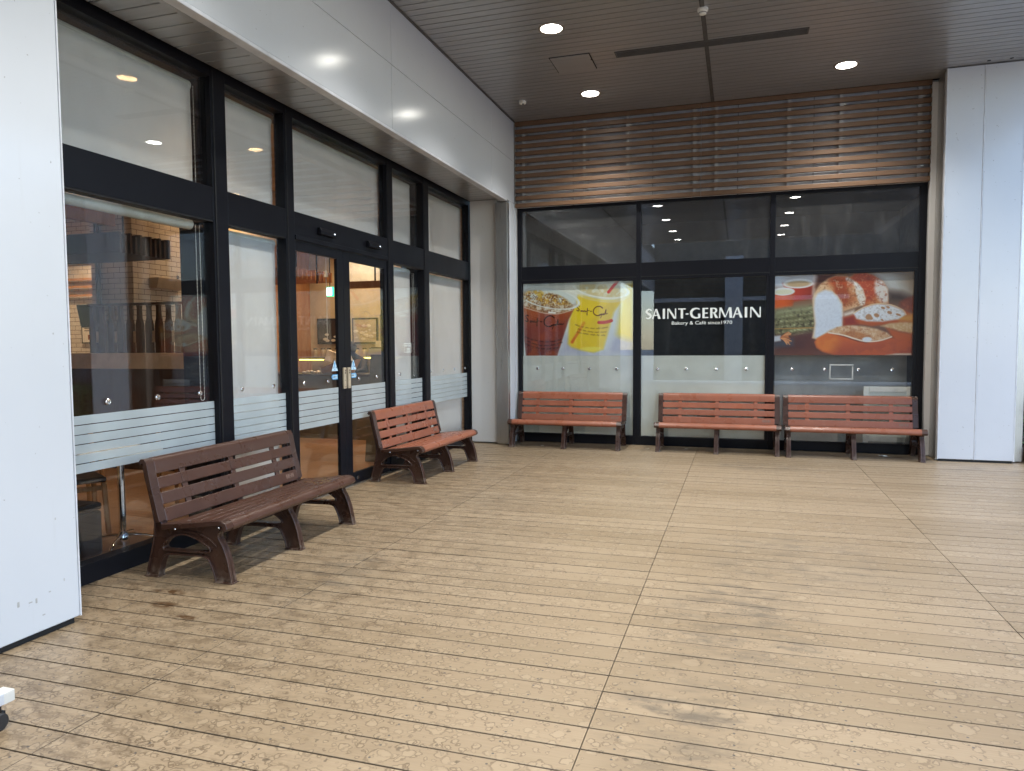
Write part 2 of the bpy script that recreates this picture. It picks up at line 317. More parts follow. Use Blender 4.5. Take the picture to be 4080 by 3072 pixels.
def tag(o, label=None, cat=None, group=None, kind=None):
    if label: o['label'] = label
    if cat: o['category'] = cat
    if group: o['group'] = group
    if kind: o['kind'] = kind
    return o
def empty(name, label, cat, loc=(0, 0, 0), rz=0, group=None, ab=False):   # parts are built in the thing's own coordinates
    o = bpy.data.objects.new(name, None); COL.objects.link(o); o.location = loc; o.rotation_euler = (0, 0, rz); o.empty_display_size = .2
    if ab: ABS.add(o.name)
    return tag(o, label, cat, group)
def copy_tree(o, parent=None):
    c = o.copy(); COL.objects.link(c); c.parent = parent
    for ch in list(o.children): copy_tree(ch, c)
    return c
def text(name, body, size, mat, parent, loc, rot, align='CENTER', ext=.0006, width=None, shear=0, bold=0):
    cu = bpy.data.curves.new(name, 'FONT'); cu.body = body; cu.size = size; cu.align_x = align; cu.align_y = 'CENTER'; cu.extrude = ext; cu.shear = shear; cu.offset = bold; cu.resolution_u = 3
    t = bpy.data.objects.new(name, cu); COL.objects.link(t); bpy.context.view_layer.update()
    me = bpy.data.meshes.new_from_object(t.evaluated_get(bpy.context.evaluated_depsgraph_get()))
    bpy.data.objects.remove(t); bpy.data.curves.remove(cu)
    if width and len(me.vertices):
        xs = [v.co.x for v in me.vertices]; k = width / (max(xs) - min(xs))
        for v in me.vertices: v.co.x *= k
    me.transform(Matrix.Translation(loc) @ Matrix.Rotation(rot[2], 4, 'Z') @ Matrix.Rotation(rot[1], 4, 'Y') @ Matrix.Rotation(rot[0], 4, 'X'))
    me.materials.clear()
    return link(name, me, mat, parent)
def poly_holes(loops, z0, z1, axes):           # solid prism with holes; axes(u, v, t) -> 3d
    bm = bmesh.new(); edges = []
    for lp in loops:
        vs_ = [bm.verts.new((p[0], p[1], 0)) for p in lp]
        edges += [bm.edges.new((vs_[i], vs_[(i + 1) % len(vs_)])) for i in range(len(vs_))]
    bmesh.ops.triangle_fill(bm, use_beauty=True, edges=edges, use_dissolve=True)
    fs = bm.faces[:]; r = bmesh.ops.extrude_face_region(bm, geom=fs)
    for v in [g for g in r['geom'] if isinstance(g, bmesh.types.BMVert)]: v.co.z = 1
    out = MB(); bm.verts.index_update(); bm.verts.ensure_lookup_table()
    out.add([axes(v.co.x, v.co.y, z0 + (z1 - z0) * v.co.z) for v in bm.verts], [[v.index for v in f.verts] for f in bm.faces]); bm.free(); return out
def smooth_path(pts, n=6, closed=False):
    P = [np.array(p, float) for p in pts]; m = len(P); out = []
    for i in range(m if closed else m - 1):
        g = (lambda j: P[j % m]) if closed else (lambda j: P[min(max(j, 0), m - 1)])
        a, b, c, d = g(i - 1), g(i), g(i + 1), g(i + 2)
        for k in range(n):
            t = k / n; out.append(.5 * (2 * b + (c - a) * t + (2 * a - 5 * b + 4 * c - d) * t * t + (3 * b - a - 3 * c + d) * t ** 3))
    if not closed: out.append(P[-1])
    return [tuple(x) for x in out]
def strip_poly(path, th):                      # 2d path -> closed polygon with thickness th on its left
    P = [Vector(p) for p in path]; off = []
    for i, p in enumerate(P):
        t = (P[min(i + 1, len(P) - 1)] - P[max(i - 1, 0)]).normalized(); off.append(p + Vector((-t.y, t.x)) * th)
    return [tuple(p) for p in P] + [tuple(p) for p in reversed(off)]

XG, XF, YB, ZC = -4.04, -3.36, 10.98, 4.965

# ================================================================== SETTING
m = MB(); rows = range(-52, 53); cuts0 = [-6.55, -4.555, -2.56, -.565, 1.427, 3.42, 5.42, 7.4]
for k_ in rows:
    y0 = Y0 + k_ * PITCH + .0036; y1 = y0 + PITCH - .0072
    cuts = list(cuts0)
    if random.random() < .12: cuts.append(random.choice(cuts0[1:5]) + random.uniform(.7, 1.3))
    cuts.sort()
    for a, b in zip(cuts[:-1], cuts[1:]):
        m.box(a + .0014, b - .0014, y0, y1, -.03, random.uniform(-.0008, .0008))
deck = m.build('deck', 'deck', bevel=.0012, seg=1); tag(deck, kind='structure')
tag(MB().box(-6.6, 7.4, -6, 11.2, -.09, -.035).build('deck_base', 'dark'), kind='structure')
tag(MB().box(-150, 150, -150, 200, -.6, -.1).build('ground', 'paving'), kind='structure')
tag(MB().box(-11.2, -4.1, 2.6, 14.2, -.05, .004).build('cafe_floor', 'tile_floor'), kind='structure')

# ------------------------------------------------------------------ canopy (metal strip ceiling and roof slab)
can = empty('canopy', 'grey metal strip ceiling of the canopy over the deck', 'canopy', (0, 0, ZC), ab=True)
m = MB(); cp = .1185; yy = 10.86
while yy > -3.2:
    for a, b in ((-3.345, -.425), (-.375, 4.0)): m.box(a, b, yy - cp + .013, yy, ZC, ZC + .012)
    yy -= cp
m.build('ceiling_strip', 'ceil', can)
MB().box(-3.4, 4.05, -3.3, 11.0, ZC + .022, ZC + .04).build('ceiling_backing', 'dark', can)
MB().box(-.422, -.378, -3.3, 10.86, ZC - .003, ZC + .014).build('joint_strip', 'ceil_trim', can, bevel=.001)
MB().box(-3.36, -3.335, -3.3, 10.87, ZC - .012, ZC + .02).build('edge_trim', 'ceil_trim', can)
m = MB(); m.box(4.0, 4.25, -3.55, 11, ZC - .02, ZC + .5); m.box(-3.3, 4.0, -3.55, -3.3, ZC - .02, ZC + .5); m.build('edge_fascia', 'white', can)
q = MB(); q.box(-3.38, 3.995, -3.295, 14.6, ZC + .05, ZC + .48); q.box(-11.6, -3.40, -9.7, 14.6, ZC + .05, ZC + .48); q.build('roof_slab', 'conc', can)
MB().box(-2.217, -1.723, 8.593, 9.097, ZC - .006, ZC + .004).build('panel_surround', 'gasket', can)
hp = MB().box(-2.205, -1.735, 8.605, 9.085, ZC - .012, ZC + .004).build('access_panel', 'ceil', can, bevel=.002)
MB().box(-1.742, -1.728, 8.77, 8.785, ZC - .016, ZC - .008).build('latch', 'gasket', hp)
for x in (2.86, 3.1):
    pl = MB().box(x - .055, x + .055, 10.33, 10.41, ZC - .003, ZC + .004).build('cover_plate', 'steel', can, bevel=.001)
    MB().cyl((x + .01, 10.37, ZC - .006), (x + .01, 10.37, ZC), .022).build('socket', 'gasket', pl)
gr = empty('ceiling_grille', 'long thin dark slot grille in the canopy ceiling', 'grille', (-.38, 8.75, ZC), ab=True)
m = MB()
for a, b, c, d in ((-1.44, .69, 8.665, 8.677), (-1.44, .69, 8.823, 8.835), (-1.44, -1.425, 8.677, 8.823), (.675, .69, 8.677, 8.823)): m.box(a, b, c, d, ZC - .010, ZC + .002)
m.build('grille_frame', 'ceil_trim', gr)
m = MB(); y = 8.684
while y < 8.82: m.box(-1.424, .674, y, y + .006, ZC - .008, ZC + .002); y += .0145
m.build('grille_blade', 'grille', gr); MB().box(-1.424, .674, 8.678, 8.822, ZC - .0035, ZC + .0002).build('grille_mesh', 'grille', gr)

# ------------------------------------------------------------------ downlights
dl = empty('downlight', '', 'downlight', (-1.985, 9.975, ZC), group='round downlights in the canopy ceiling')
dl['label'] = 'round downlight in the ceiling corner nearest the louvers and the white fascia'
MB().lathe([(.118, .002), (.118, -.006), (.128, -.010), (.146, -.006), (.148, .002)], n=40, close=False).build('trim_ring', 'trim', dl, smooth=True)
MB().lathe([(.117, -.004), (.105, .0075), (.10, .0095)], n=40, close=False).build('reflector', 'plastic', dl, smooth=True)
MB().lathe([(.113, -.0045), (.113, -.002)], n=40).build('lamp_disc', 'lamp', dl)
lt = bpy.data.lights.new('downlight_lamp', 'SPOT'); lt.energy = 420 * LAMP; lt.color = (1, .97, .91); lt.spot_size = R(116); lt.spot_blend = .9; lt.shadow_soft_size = .045
lo = bpy.data.objects.new('downlight_lamp', lt); COL.objects.link(lo); lo.parent = dl; lo.location = (0, 0, -.06)
def dup_light(x, y, label, same=False):
    c = copy_tree(dl); c.location = (x, y, ZC); c['label'] = label
dup_light(-1.985, 7.82, 'round downlight beside the square access panel, nearer the viewer'); dup_light(1.224, 9.975, 'round downlight on the right side of the joint strip above the louvers')
for x, y in [(-1.985, 5.665), (-1.985, 3.51), (-1.985, 1.355), (-1.985, -.8), (-1.985, -2.7), (1.224, 7.82), (1.224, 5.665), (1.224, 3.51), (1.224, 1.355), (1.224, -.8), (1.224, -2.7)]:
    dup_light(x, y, 'round canopy downlight overhead, seen only as a reflection in the window glass')

sm = empty('smoke_detector', 'white smoke detector hanging on the ceiling joint strip', 'smoke detector', (-.395, 7.86, ZC))
MB().lathe([(.055, 0), (.055, -.022), (.05, -.026)], n=28).build('base', 'plastic', sm, smooth=True)
MB().lathe([(.046, -.026), (.044, -.034), (.034, -.050), (.032, -.056), (.012, -.06)], n=28).build('sensor_head', 'plastic', sm, smooth=True)
MB().lathe([(.040, -.0395), (.0415, -.043), (.038, -.046)], n=28, close=False).build('vent_slot', 'grille', sm)
dc = empty('dome_camera', 'tiny white round sensor on the ceiling near the fascia corner', 'sensor', (-2.96, 9.995, ZC))
MB().lathe([(.05, .001), (.05, -.028), (.042, -.036), (.002, -.037)], n=24).build('housing', 'plastic', dc, smooth=True)
MB().ball((.01, -.012, -.036), .016, 8).build('lens', 'gasket', dc, smooth=True)

# ------------------------------------------------------------------ left: pillar, fascia, soffit, end jamb
lp = empty('cladding_pillar', 'wide white clad pillar at the left edge, its face scuffed near the floor', 'pillar', (-3.8, 2.5, 0), ab=True)
m = MB(); edges = [-.5, .72, 1.935, 3.085]
for a, b in zip(edges[:-1], edges[1:]): m.box(-3.60, -3.534, a + .006, b - .006, .035, 3.9)
m.build('cladding_panel', 'white', lp, bevel=.006)
m = MB()
for e in edges[1:-1]: m.box(-3.6, -3.542, e - .0055, e + .0055, .036, 3.9)
m.build('joint', 'joint', lp)
MB().box(-3.60, -3.5325, 3.081, 3.0895, .034, 3.9).build('corner_bead', 'rackwhite', lp)
MB().box(-3.62, -3.555, -.5, 3.06, 0, .034).build('plinth', 'gasket', lp)
for y, z, w_, h_ in ((2.721, .222, .006, .014), (2.821, .209, .005, .013), (2.788, .211, .010, .003), (2.90, .232, .006, .003), (2.989, .270, .003, .008), (2.86, .12, .008, .003), (2.951, .618, .003, .006), (2.55, .44, .012, .003)):
    MB().box(-3.5342, -3.5334, y - w_, y + w_, z - h_, z + h_).build('paint_chip', 'joint', lp)
MB().box(-4.02, -3.6, -.5, 3.078, 0, 3.9).build('core', 'steel', lp)

fa = empty('fascia_wall', 'long white panelled fascia above the cafe windows, reflecting the downlights', 'wall', (-3.6, 6, 3.69), ab=True)
m = MB(); ys = [-9.5, -2.8, 2.0, 6.72, 9.80, 10.86]; zs = [3.72, 4.356, ZC + .03]
for a, b in zip(ys[:-1], ys[1:]):
    for c, d in zip(zs[:-1], zs[1:]): m.box(-3.42, XF, a + .003, b - .003, c + .0025, d - .0025)
m.build('fascia_panel', 'white', fa, bevel=.003)
MB().box(-3.42, -3.368, -9.5, 10.855, 3.72, ZC + .03).build('joint', 'joint', fa)
m = MB(); m.box(-3.44, -3.352, -9.5, 10.47, 3.69, 3.719); m.build('drip_edge', 'rackwhite', fa, bevel=.006)
MB().box(-3.475, -3.44, -9.5, 10.47, 3.69, 3.80).build('soffit_edge', 'ceil', fa)
m = MB(); y = 10.59
while y > 2.9: m.box(-4.0, -3.478, y - .145, y - .007, 3.752, 3.765); y -= .149
m.build('soffit_strip', 'ceil', fa, bevel=.002, seg=1)
MB().box(-4.02, -3.47, -9.5, 10.6, 3.775, 3.80).build('soffit_backing', 'dark', fa)
MB().box(-4.2, -3.43, -9.5, 10.98, 3.80, ZC + .04).build('fascia_core', 'conc', fa)
jm = empty('jamb_wall', 'narrow white end wall with a steel edge in the corner left of the back benches', 'wall', (-3.7, 10.7, 0), ab=True)
MB().box(-4.0, -3.553, 10.6, 10.66, .02, 3.752).build('end_panel', 'white2', jm, bevel=.004)
MB().box(-3.55, -3.362, 10.50, 10.60, .012, 3.688).build('steel_edge', 'steel', jm, bevel=.004)
MB().box(-3.42, XF, 10.603, 10.86, .02, 3.717).build('leg_panel', 'white', jm, bevel=.003)
MB().box(-3.42, -3.352, 10.875, 10.93, .012, 3.66).build('return_panel', 'white', jm, bevel=.003)
q = MB(); q.box(-4.0, -3.43, 10.67, 10.98, 0, 3.752); q.box(-3.425, -3.352, 10.935, 11.09, 0, ZC + .03); q.build('core', 'joint', jm)

# ------------------------------------------------------------------ left: cafe storefront
sf = empty('storefront', 'black framed cafe storefront with tall windows and double sliding doors', 'storefront', (XG, 6.9, 0), ab=True)
B = XG - .11                                   # back of frame
vert = [(2.99, 3.10), (4.885, 5.062), (5.86, 6.0), (7.90, 8.055), (8.945, 9.12), (10.63, 10.85)]
for a, b in vert: MB().box(B, XG, a, b, 0, 3.775).build('mullion', 'frame', sf, bevel=.003)
for a, b in vert[1:5]:                          # rebate line on each mullion
    MB().box(XG + .0005, XG + .006, a + .02, a + .034, .13, 3.74).build('glazing_bead', 'gasket', sf)
bays = [(3.10, 4.885), (5.062, 5.86), (6.0, 7.90), (8.055, 8.945), (9.12, 10.63)]
for i, (a, b) in enumerate(bays):
    MB().box(B, XG - .002, a, b, 2.555, 2.82).build('transom', 'frame', sf, bevel=.003)
    MB().box(B, XG - .006, a, b, 2.545, 2.565).build('glazing_bead', 'gasket', sf)
    MB().box(B, XG - .002, a, b, 3.69, 3.775).build('head_rail', 'frame', sf, bevel=.003)
    if i != 2: MB().box(B, XG - .002, a, b, 0, .13).build('sill_rail', 'frame', sf, bevel=.003)
    MB().box(XG - .06, XG - .048, a, b, 2.82, 3.69).build('upper_pane', 'glass', sf)
    if i != 2:
        p = MB().box(XG - .06, XG - .048, a, b, .13, 2.555).build('window_pane', 'glass', sf)
        z = .725
        st = MB()
        for j in range(6): st.box(XG - .0475, XG - .0455, a + .004, b - .004, z, z + .0575); z += .0635
        st.build('frosted_band', 'band', p)
for a, b in ((4.86, 5.05), (8.90, 9.10)): MB().box(-4.36, B - .004, a, b, .004, 3.70).build('inner_post', 'frame', sf)
MB().box(-4.30, B - .004, 3.1, 10.85, 3.675, 3.745).build('inner_header', 'frame', sf)
def dots(par, ys_, z, x):
    for y in ys_: MB().lathe([(.021, 0), (.021, .006), (.016, .010), (.006, .0085)], n=20).build('safety_dot', 'chrome', par, smooth=True).data.transform(Matrix.Translation(Vector((x, y, z)) - sf.location) @ Matrix.Rotation(R(90), 4, 'Y') @ Matrix.Translation(sf.location))
dots(sf, [3.84, 4.28, 4.72, 5.23, 5.67, 8.27, 9.22, 9.67, 10.09, 10.54], 1.175, XG - .0445)
MB().box(B, XG + .012, 6.0, 7.90, 2.555, 2.60).build('door_track', 'frame', sf, bevel=.003)
MB().box(B, XG + .004, 6.0, 7.90, 0, .012).build('threshold', 'steel', sf)
def door(y0, y1, g0, g1, hy, arrow):
    d = MB(); x0, x1 = XG - .05, XG - .012
    d.box(x0, x1, y0, g0, .014, 2.55); d.box(x0, x1, g1, y1, .014, 2.55); d.box(x0, x1, g0, g1, 2.455, 2.55); d.box(x0, x1, g0, g1, .014, .135)
    d = d.build('sliding_door', 'frame', sf, bevel=.003)
    MB().box(XG - .036, XG - .026, g0, g1, .135, 2.455).build('door_pane', 'glass', d)
    st = MB(); z = .725
    for j in range(6): st.box(XG - .0255, XG - .0235, g0 + .004, g1 - .004, z, z + .0575); z += .0635
    st.build('frosted_band', 'band', d)
    MB().box(x1, x1 + .022, hy - .026, hy + .026, 1.08, 1.305).build('door_handle', 'beige', d, bevel=.005)
    for z, r in ((1.275, .009), (1.25, .009), (1.17, .004), (1.10, .004)): MB().box(x1 + .022, x1 + .0235, hy - r * .8, hy + r * .8, z - r, z + r).build('handle_slot', 'gasket', d)
    t = arrow; xs = XG - .0255
    c = g1 - .065 if t < 0 else g0 + .065
    tri = lambda s_, zb, zt, dx: MB().prism([(c - .062 * s_, zb), (c + .062 * s_, zb), (c + .006, zt), (c - .006, zt)], lambda p, q: (xs + dx + q * .001, p[0], p[1]))
    tri(1, 1.275, 1.385, 0).build('warning_sticker', 'paleblue', d)
    q = MB(); q.prism([(c - .012, 1.365), (c + .012, 1.365), (c + .004, 1.302), (c - .004, 1.302)], lambda p, t_: (xs + .001 + t_ * .001, p[0], p[1])); q.cyl((xs + .001, c, 1.290), (xs + .002, c, 1.290), .007)
    q.build('exclamation_mark', 'blue', d)
    text('sticker_lettering', '自', .022, 'navy', d, (xs + .0012, c - .03, 1.311), (R(90), 0, R(90))); text('sticker_lettering', '動', .022, 'navy', d, (xs + .0012, c + .03, 1.311), (R(90), 0, R(90)))
    q = MB()
    if t < 0: pl = [(c - .07, 1.212), (c - .045, 1.185), (c + .055, 1.185), (c + .055, 1.24), (c - .045, 1.24)]
    else: pl = [(c + .07, 1.212), (c + .045, 1.24), (c - .055, 1.24), (c - .055, 1.185), (c + .045, 1.185)]
    q.prism(pl, lambda p, t_: (xs + t_ * .001, p[0], p[1])); q.build('arrow_sticker', 'blue', d)
    MB().box(xs + .001, xs + .002, c - .045, c + .045, 1.195, 1.230).build('arrow_label', 'paleblue', d)
    text('sticker_lettering', '自動ドア', .022, 'navy', d, (xs + .0022, c, 1.2125), (R(90), 0, R(90)))
    return d
d1 = door(6.005, 6.885, 6.02, 6.765, 6.855, -1); d2 = door(6.888, 7.895, 7.02, 7.83, 6.945, 1)
dots(d1, [6.13, 6.56], 1.175, XG - .024); dots(d2, [7.2, 7.62], 1.175, XG - .024)
MB().cyl((XG - .012, 7.12, .07), (XG - .006, 7.12, .07), .02).build('floor_lock', 'chrome', d2)
for y in (6.53, 7.52):
    s = MB().prism([(0, -.035), (.045, -.035), (.05, .0), (.03, .035), (0, .035)], lambda p, t: (XG + p[0], y - .145 + .29 * t, 2.69 + p[1])).build('door_sensor', 'frame', sf, bevel=.004)
    MB().box(XG + .0485, XG + .051, y + .095, y + .108, 2.684, 2.690).build('sensor_light', 'sens_led', s)
# opening hours sticker
q = MB()
ya, yb_, za, zb = 8.405, 8.615, 1.445, 1.565
for a, b, c, d in ((ya, yb_, zb - .008, zb), (ya, yb_, za, za + .008), (ya, ya + .008, za + .008, zb - .008), (yb_ - .008, yb_, za + .008, zb - .008)): q.box(XG - .0475, XG - .0465, a, b, c, d)
hs = q.build('hours_sticker', 'whiteink', sf)
text('sticker_lettering', '9:00〜21:00', .038, 'whiteink', hs, (XG - .047, 8.51, 1.533), (R(90), 0, R(90)), width=.175, bold=.0006)
text('sticker_lettering', '全席禁煙', .034, 'whiteink', hs, (XG - .047, 8.53, 1.487), (R(90), 0, R(90)), width=.11, bold=.0004)
text('sticker_lettering', 'NO SMOKING', .016, 'whiteink', hs, (XG - .047, 8.53, 1.463), (R(90), 0, R(90)), width=.11, bold=.0003)

# roller blinds inside the storefront
def blind(y0, y1, ztop, zbot, label, chain=None, dx=0.0):
    b = empty('roller_blind', label, 'roller blind', (-4.20, (y0 + y1) / 2, ztop), group='roller blinds behind the storefront glass', ab=True)
    MB().cyl((-4.205, y0, ztop - .04), (-4.205, y1, ztop - .04), .042, n=18).build('roller', 'rail', b, smooth=True)
    if zbot < ztop - .1:
        g = MB(); n = 14; m_ = 10
        for i in range(n + 1):
            for j in range(m_ + 1):
                y = y0 + .015 + (y1 - y0 - .03) * i / n; z = ztop - .03 + (zbot - ztop + .03) * j / m_
                g.v.append((-4.165 + .004 * math.sin(i * 1.3 + j * .5) * j / m_, y, z))
        for i in range(n):
            for j in range(m_): g.f.append((i * (m_ + 1) + j, (i + 1) * (m_ + 1) + j, (i + 1) * (m_ + 1) + j + 1, i * (m_ + 1) + j + 1))
        o = g.build('fabric', 'blind', b, smooth=True); so = o.modifiers.new('s', 'SOLIDIFY'); so.thickness = .0012
        MB().box(-4.172, -4.158, y0 + .015, y1 - .015, zbot - .018, zbot).build('bottom_bar', 'rail', b, bevel=.003)
    if chain:
        c = MB(); cyy, zlo = chain
        for s_ in (-.022, .022):
            z = ztop - .05
            while z > zlo + .03: c.ball((-4.15, cyy + s_, z), .0035, 4); z -= .011
        for k_ in range(9):
            a = math.pi * k_ / 8; c.ball((-4.15, cyy + .022 * math.cos(a), zlo + .03 - .022 * math.sin(a)), .0035, 4)
        c.build('bead_chain', 'chain', b)
blind(3.12, 4.82, 3.65, 2.75, 'wide white blind lowered in the upper window beside the left pillar', (4.80, 2.72))
blind(5.07, 5.855, 3.66, 2.75, 'narrow white blind in the upper window left of the sliding doors')
blind(6.01, 7.945, 3.66, 2.75, 'wide white blind in the upper window above the sliding doors')
blind(8.06, 8.80, 3.66, 2.75, 'narrow white blind in the upper window right of the sliding doors', (8.74, 2.73))
blind(9.13, 10.615, 3.66, 2.75, 'white blind in the upper window farthest from the viewer', (10.55, 2.73))
blind(3.12, 4.80, 2.56, 2.50, 'rolled-up blind at the top of the big lower window with a long bead chain', (4.825, 1.10))
blind(5.07, 5.865, 2.54, .14, 'tall white blind hanging to the floor left of the sliding doors')
blind(8.06, 8.775, 2.54, .14, 'tall narrow blind hanging behind the opening hours sticker', (8.83, 1.12))
blind(9.13, 10.62, 2.54, .14, 'tall white blind hanging in the lower window by the corner')

# ------------------------------------------------------------------ back: window wall
bw = empty('window_wall', 'black framed window wall with white shop lettering below the brown louvers', 'window wall', (-.5, YB, 0), ab=True)
Y1 = YB + .10
for a, b in ((-3.352, -3.285), (-1.49, -1.42), (.402, .472), (2.29, 2.372)): MB().box(a, b, YB, Y1, 0, 3.68).build('mullion', 'frame', bw, bevel=.003)
bays = [(-3.285, -1.49), (-1.42, .402), (.472, 2.29)]
for i, (a, b) in enumerate(bays):
    MB().box(a, b, YB + .002, Y1, 2.495, 2.75).build('transom', 'frame', bw, bevel=.003)
    MB().box(a, b, YB - .003, YB + .004, 2.535, 2.545).build('glazing_bead', 'gasket', bw)
    MB().box(a, b, YB + .002, Y1, 0, .135).build('sill_rail', 'frame', bw, bevel=.003)
    MB().box(a, b, YB + .002, Y1, 3.62, 3.68).build('head_rail', 'frame', bw)
    MB().box(b - .045, b, YB + .004, Y1, .135, 2.495).build('sash_stile', 'frame', bw, bevel=.003)
    MB().box(a, b, YB + .035, YB + .045, 2.75, 3.62).build('upper_pane', 'glass_dirty' if i == 2 else 'glass_back', bw)
    p = MB().box(a, b - .045, YB + .035, YB + .045, .135, 2.495).build('window_pane', 'glass', bw)
    if i < 2: MB().box(a + .004, b - .049, YB + .047, YB + .049, .14, 1.357).build('frosted_film', 'frost', p)
    if i == 1:
        L = []
        def seg(p0, p1, w0, w1=None):
            w1 = w0 if w1 is None else w1; p0 = Vector(p0); p1 = Vector(p1); L.append([(p0.x - w0 / 2, p0.y), (p0.x + w0 / 2, p0.y), (p1.x + w1 / 2, p1.y), (p1.x - w1 / 2, p1.y)])
        def rect(a_, b_, c_, d_): L.append([(a_, c_), (b_, c_), (b_, d_), (a_, d_)])
        def curve(pts, ws):
            P = smooth_path(pts, 6); m_ = len(P)
            def wd(i_): t_ = i_ / (m_ - 1) * (len(ws) - 1); q_ = min(int(t_), len(ws) - 2); return ws[q_] + (ws[q_ + 1] - ws[q_]) * (t_ - q_)
            l_, r_ = [], []
            for i_, p_ in enumerate(P):
                t_ = (Vector(P[min(i_ + 1, m_ - 1)]) - Vector(P[max(i_ - 1, 0)])).normalized(); n_ = Vector((-t_.y, t_.x)) * wd(i_) / 2; l_.append(tuple(Vector(p_) + n_)); r_.append(tuple(Vector(p_) - n_))
            for i_ in range(m_ - 1): L.append([l_[i_], l_[i_ + 1], r_[i_ + 1], r_[i_]])
        def gA(o, w_): seg((o + w_ * .44, 1.0), (o + .06, 0), .10, .15); seg((o + w_ * .48, 1.0), (o + w_ - .13, 0), .16, .26); rect(o + w_ * .25, o + w_ * .72, .30, .41)
        def gI(o): seg((o + .115, 0), (o + .115, 1), .235, .235)
        def gN(o, w_): rect(o, o + .12, 0, 1); rect(o + w_ - .12, o + w_, 0, 1); seg((o + .11, 1), (o + w_ - .12, 0), .22, .24)
        curve([(.60, .84), (.44, .955), (.27, .93), (.13, .81), (.13, .67), (.29, .54), (.46, .42), (.52, .27), (.43, .12), (.25, .055), (.04, .12)], [.10, .12, .16, .2, .2, .22, .24, .22, .18, .14, .10])
        gA(.66, .88); gI(1.74); gN(2.2, .885)
        rect(3.27, 4.02, .88, 1.0); rect(3.53, 3.77, 0, .89); rect(4.03, 4.30, .38, .50)
        curve([(5.40, .87), (5.2, .95), (4.98, .95), (4.72, .85), (4.58, .64), (4.57, .42), (4.70, .18), (4.95, .06), (5.2, .055), (5.42, .10)], [.10, .12, .16, .22, .25, .25, .22, .16, .13, .12]); rect(5.24, 5.46, .06, .45)
        rect(5.66, 5.89, 0, 1); rect(5.88, 6.22, .88, .995); rect(5.88, 6.18, .44, .55); rect(5.88, 6.24, .005, .12)
        rect(6.41, 6.64, 0, 1); curve([(6.62, .94), (6.82, .93), (6.97, .84), (6.98, .66), (6.86, .54), (6.62, .50)], [.11, .13, .2, .2, .13, .1]); seg((6.80, .5), (7.06, 0), .2, .28)
        seg((7.38, 1), (7.32, 0), .13, .12); seg((7.40, 1), (7.86, .05), .22, .16); seg((8.26, 1), (7.86, .05), .12, .08); seg((8.32, 1), (8.40, 0), .24, .26)
        gA(8.58, .93); gI(9.71); gN(10.22, .99)
        g = MB(); sc_x = 1.641 / 11.21; sc_z = .150
        for j, q in enumerate(L): g.prism(q, lambda p_, t_, j=j: (-1.352 + p_[0] * sc_x, YB + .0345 - t_ * (.0008 + .00002 * (j % 40)), 1.906 + p_[1] * sc_z))
        g.build('shop_lettering', 'whiteink', p)
        text('small_lettering', 'Bakery & Café since1970', .070, 'whiteink', p, (-.535, YB + .034, 1.838), (R(90), 0, 0), width=.86, bold=.0003)
for x in (-3.04, -2.63, -2.21, -1.79, -1.17, -.75, -.32, .10, .72, 1.15, 1.58, 2.0):
    MB().lathe([(.021, 0), (.021, .006), (.016, .010), (.006, .0085)], n=20).build('safety_dot', 'chrome', bw, smooth=True).data.transform(Matrix.Translation(Vector((x, YB + .034, 1.158)) - bw.location) @ Matrix.Rotation(R(90), 4, 'X') @ Matrix.Translation(bw.location))
q = MB()
for a, b, c, d in ((1.21, 1.52, 1.215, 1.232), (1.212, 1.52, 1.02, 1.035), (1.21, 1.226, 1.03, 1.21), (1.50, 1.516, 1.04, 1.205)): q.box(a, b, YB + .033, YB + .0345, c, d)
q.build('tape_residue', 'tape', bw)
q = MB()
for a, b, c, d in ((-2.55, -2.24, 1.235, 1.239), (-2.245, -2.241, 1.02, 1.235), (-2.55, -2.24, 1.02, 1.024)): q.box(a, b, YB + .0338, YB + .0345, c, d)
q.build('tape_residue', 'tape', bw)

# dark room behind the window wall
room = empty('back_room', 'dark unlit room behind the window wall', 'room', (-.5, 12.3, 0), ab=True)
q = MB(); q.box(-3.5, 2.6, 13.4, 13.5, -.03, 3.9); q.box(-3.5, -3.4, 11.1, 13.4, -.03, 3.9); q.box(2.5, 2.6, 11.1, 13.4, -.03, 3.9); q.build('room_wall', 'conc', room)
MB().box(-3.4, 2.5, 11.09, 13.4, -.03, .01).build('room_floor', 'conc', room); MB().box(-3.4, 2.5, 11.09, 13.4, 3.7, 3.9).build('room_ceiling', 'dark', room)
MB().box(.50, 2.24, 11.30, 11.32, .012, 2.4).build('partition_board', 'board', room)
wc = empty('white_frame', 'white framed panel standing behind the smoky glass at the right end bench', 'frame', (1.97, 11.12, 0), ab=True)
q = MB(); q.box(1.665, 1.735, 11.09, 11.12, .011, .92); q.box(2.205, 2.275, 11.09, 11.12, .011, .92); q.box(1.735, 2.205, 11.09, 11.12, .845, .92); q.box(1.735, 2.205, 11.09, 11.12, .15, .22); q.build('frame_bar', 'plastic', wc, bevel=.006)
MB().box(1.735, 2.205, 11.10, 11.11, .22, .845).build('infill_panel', 'frost', wc)

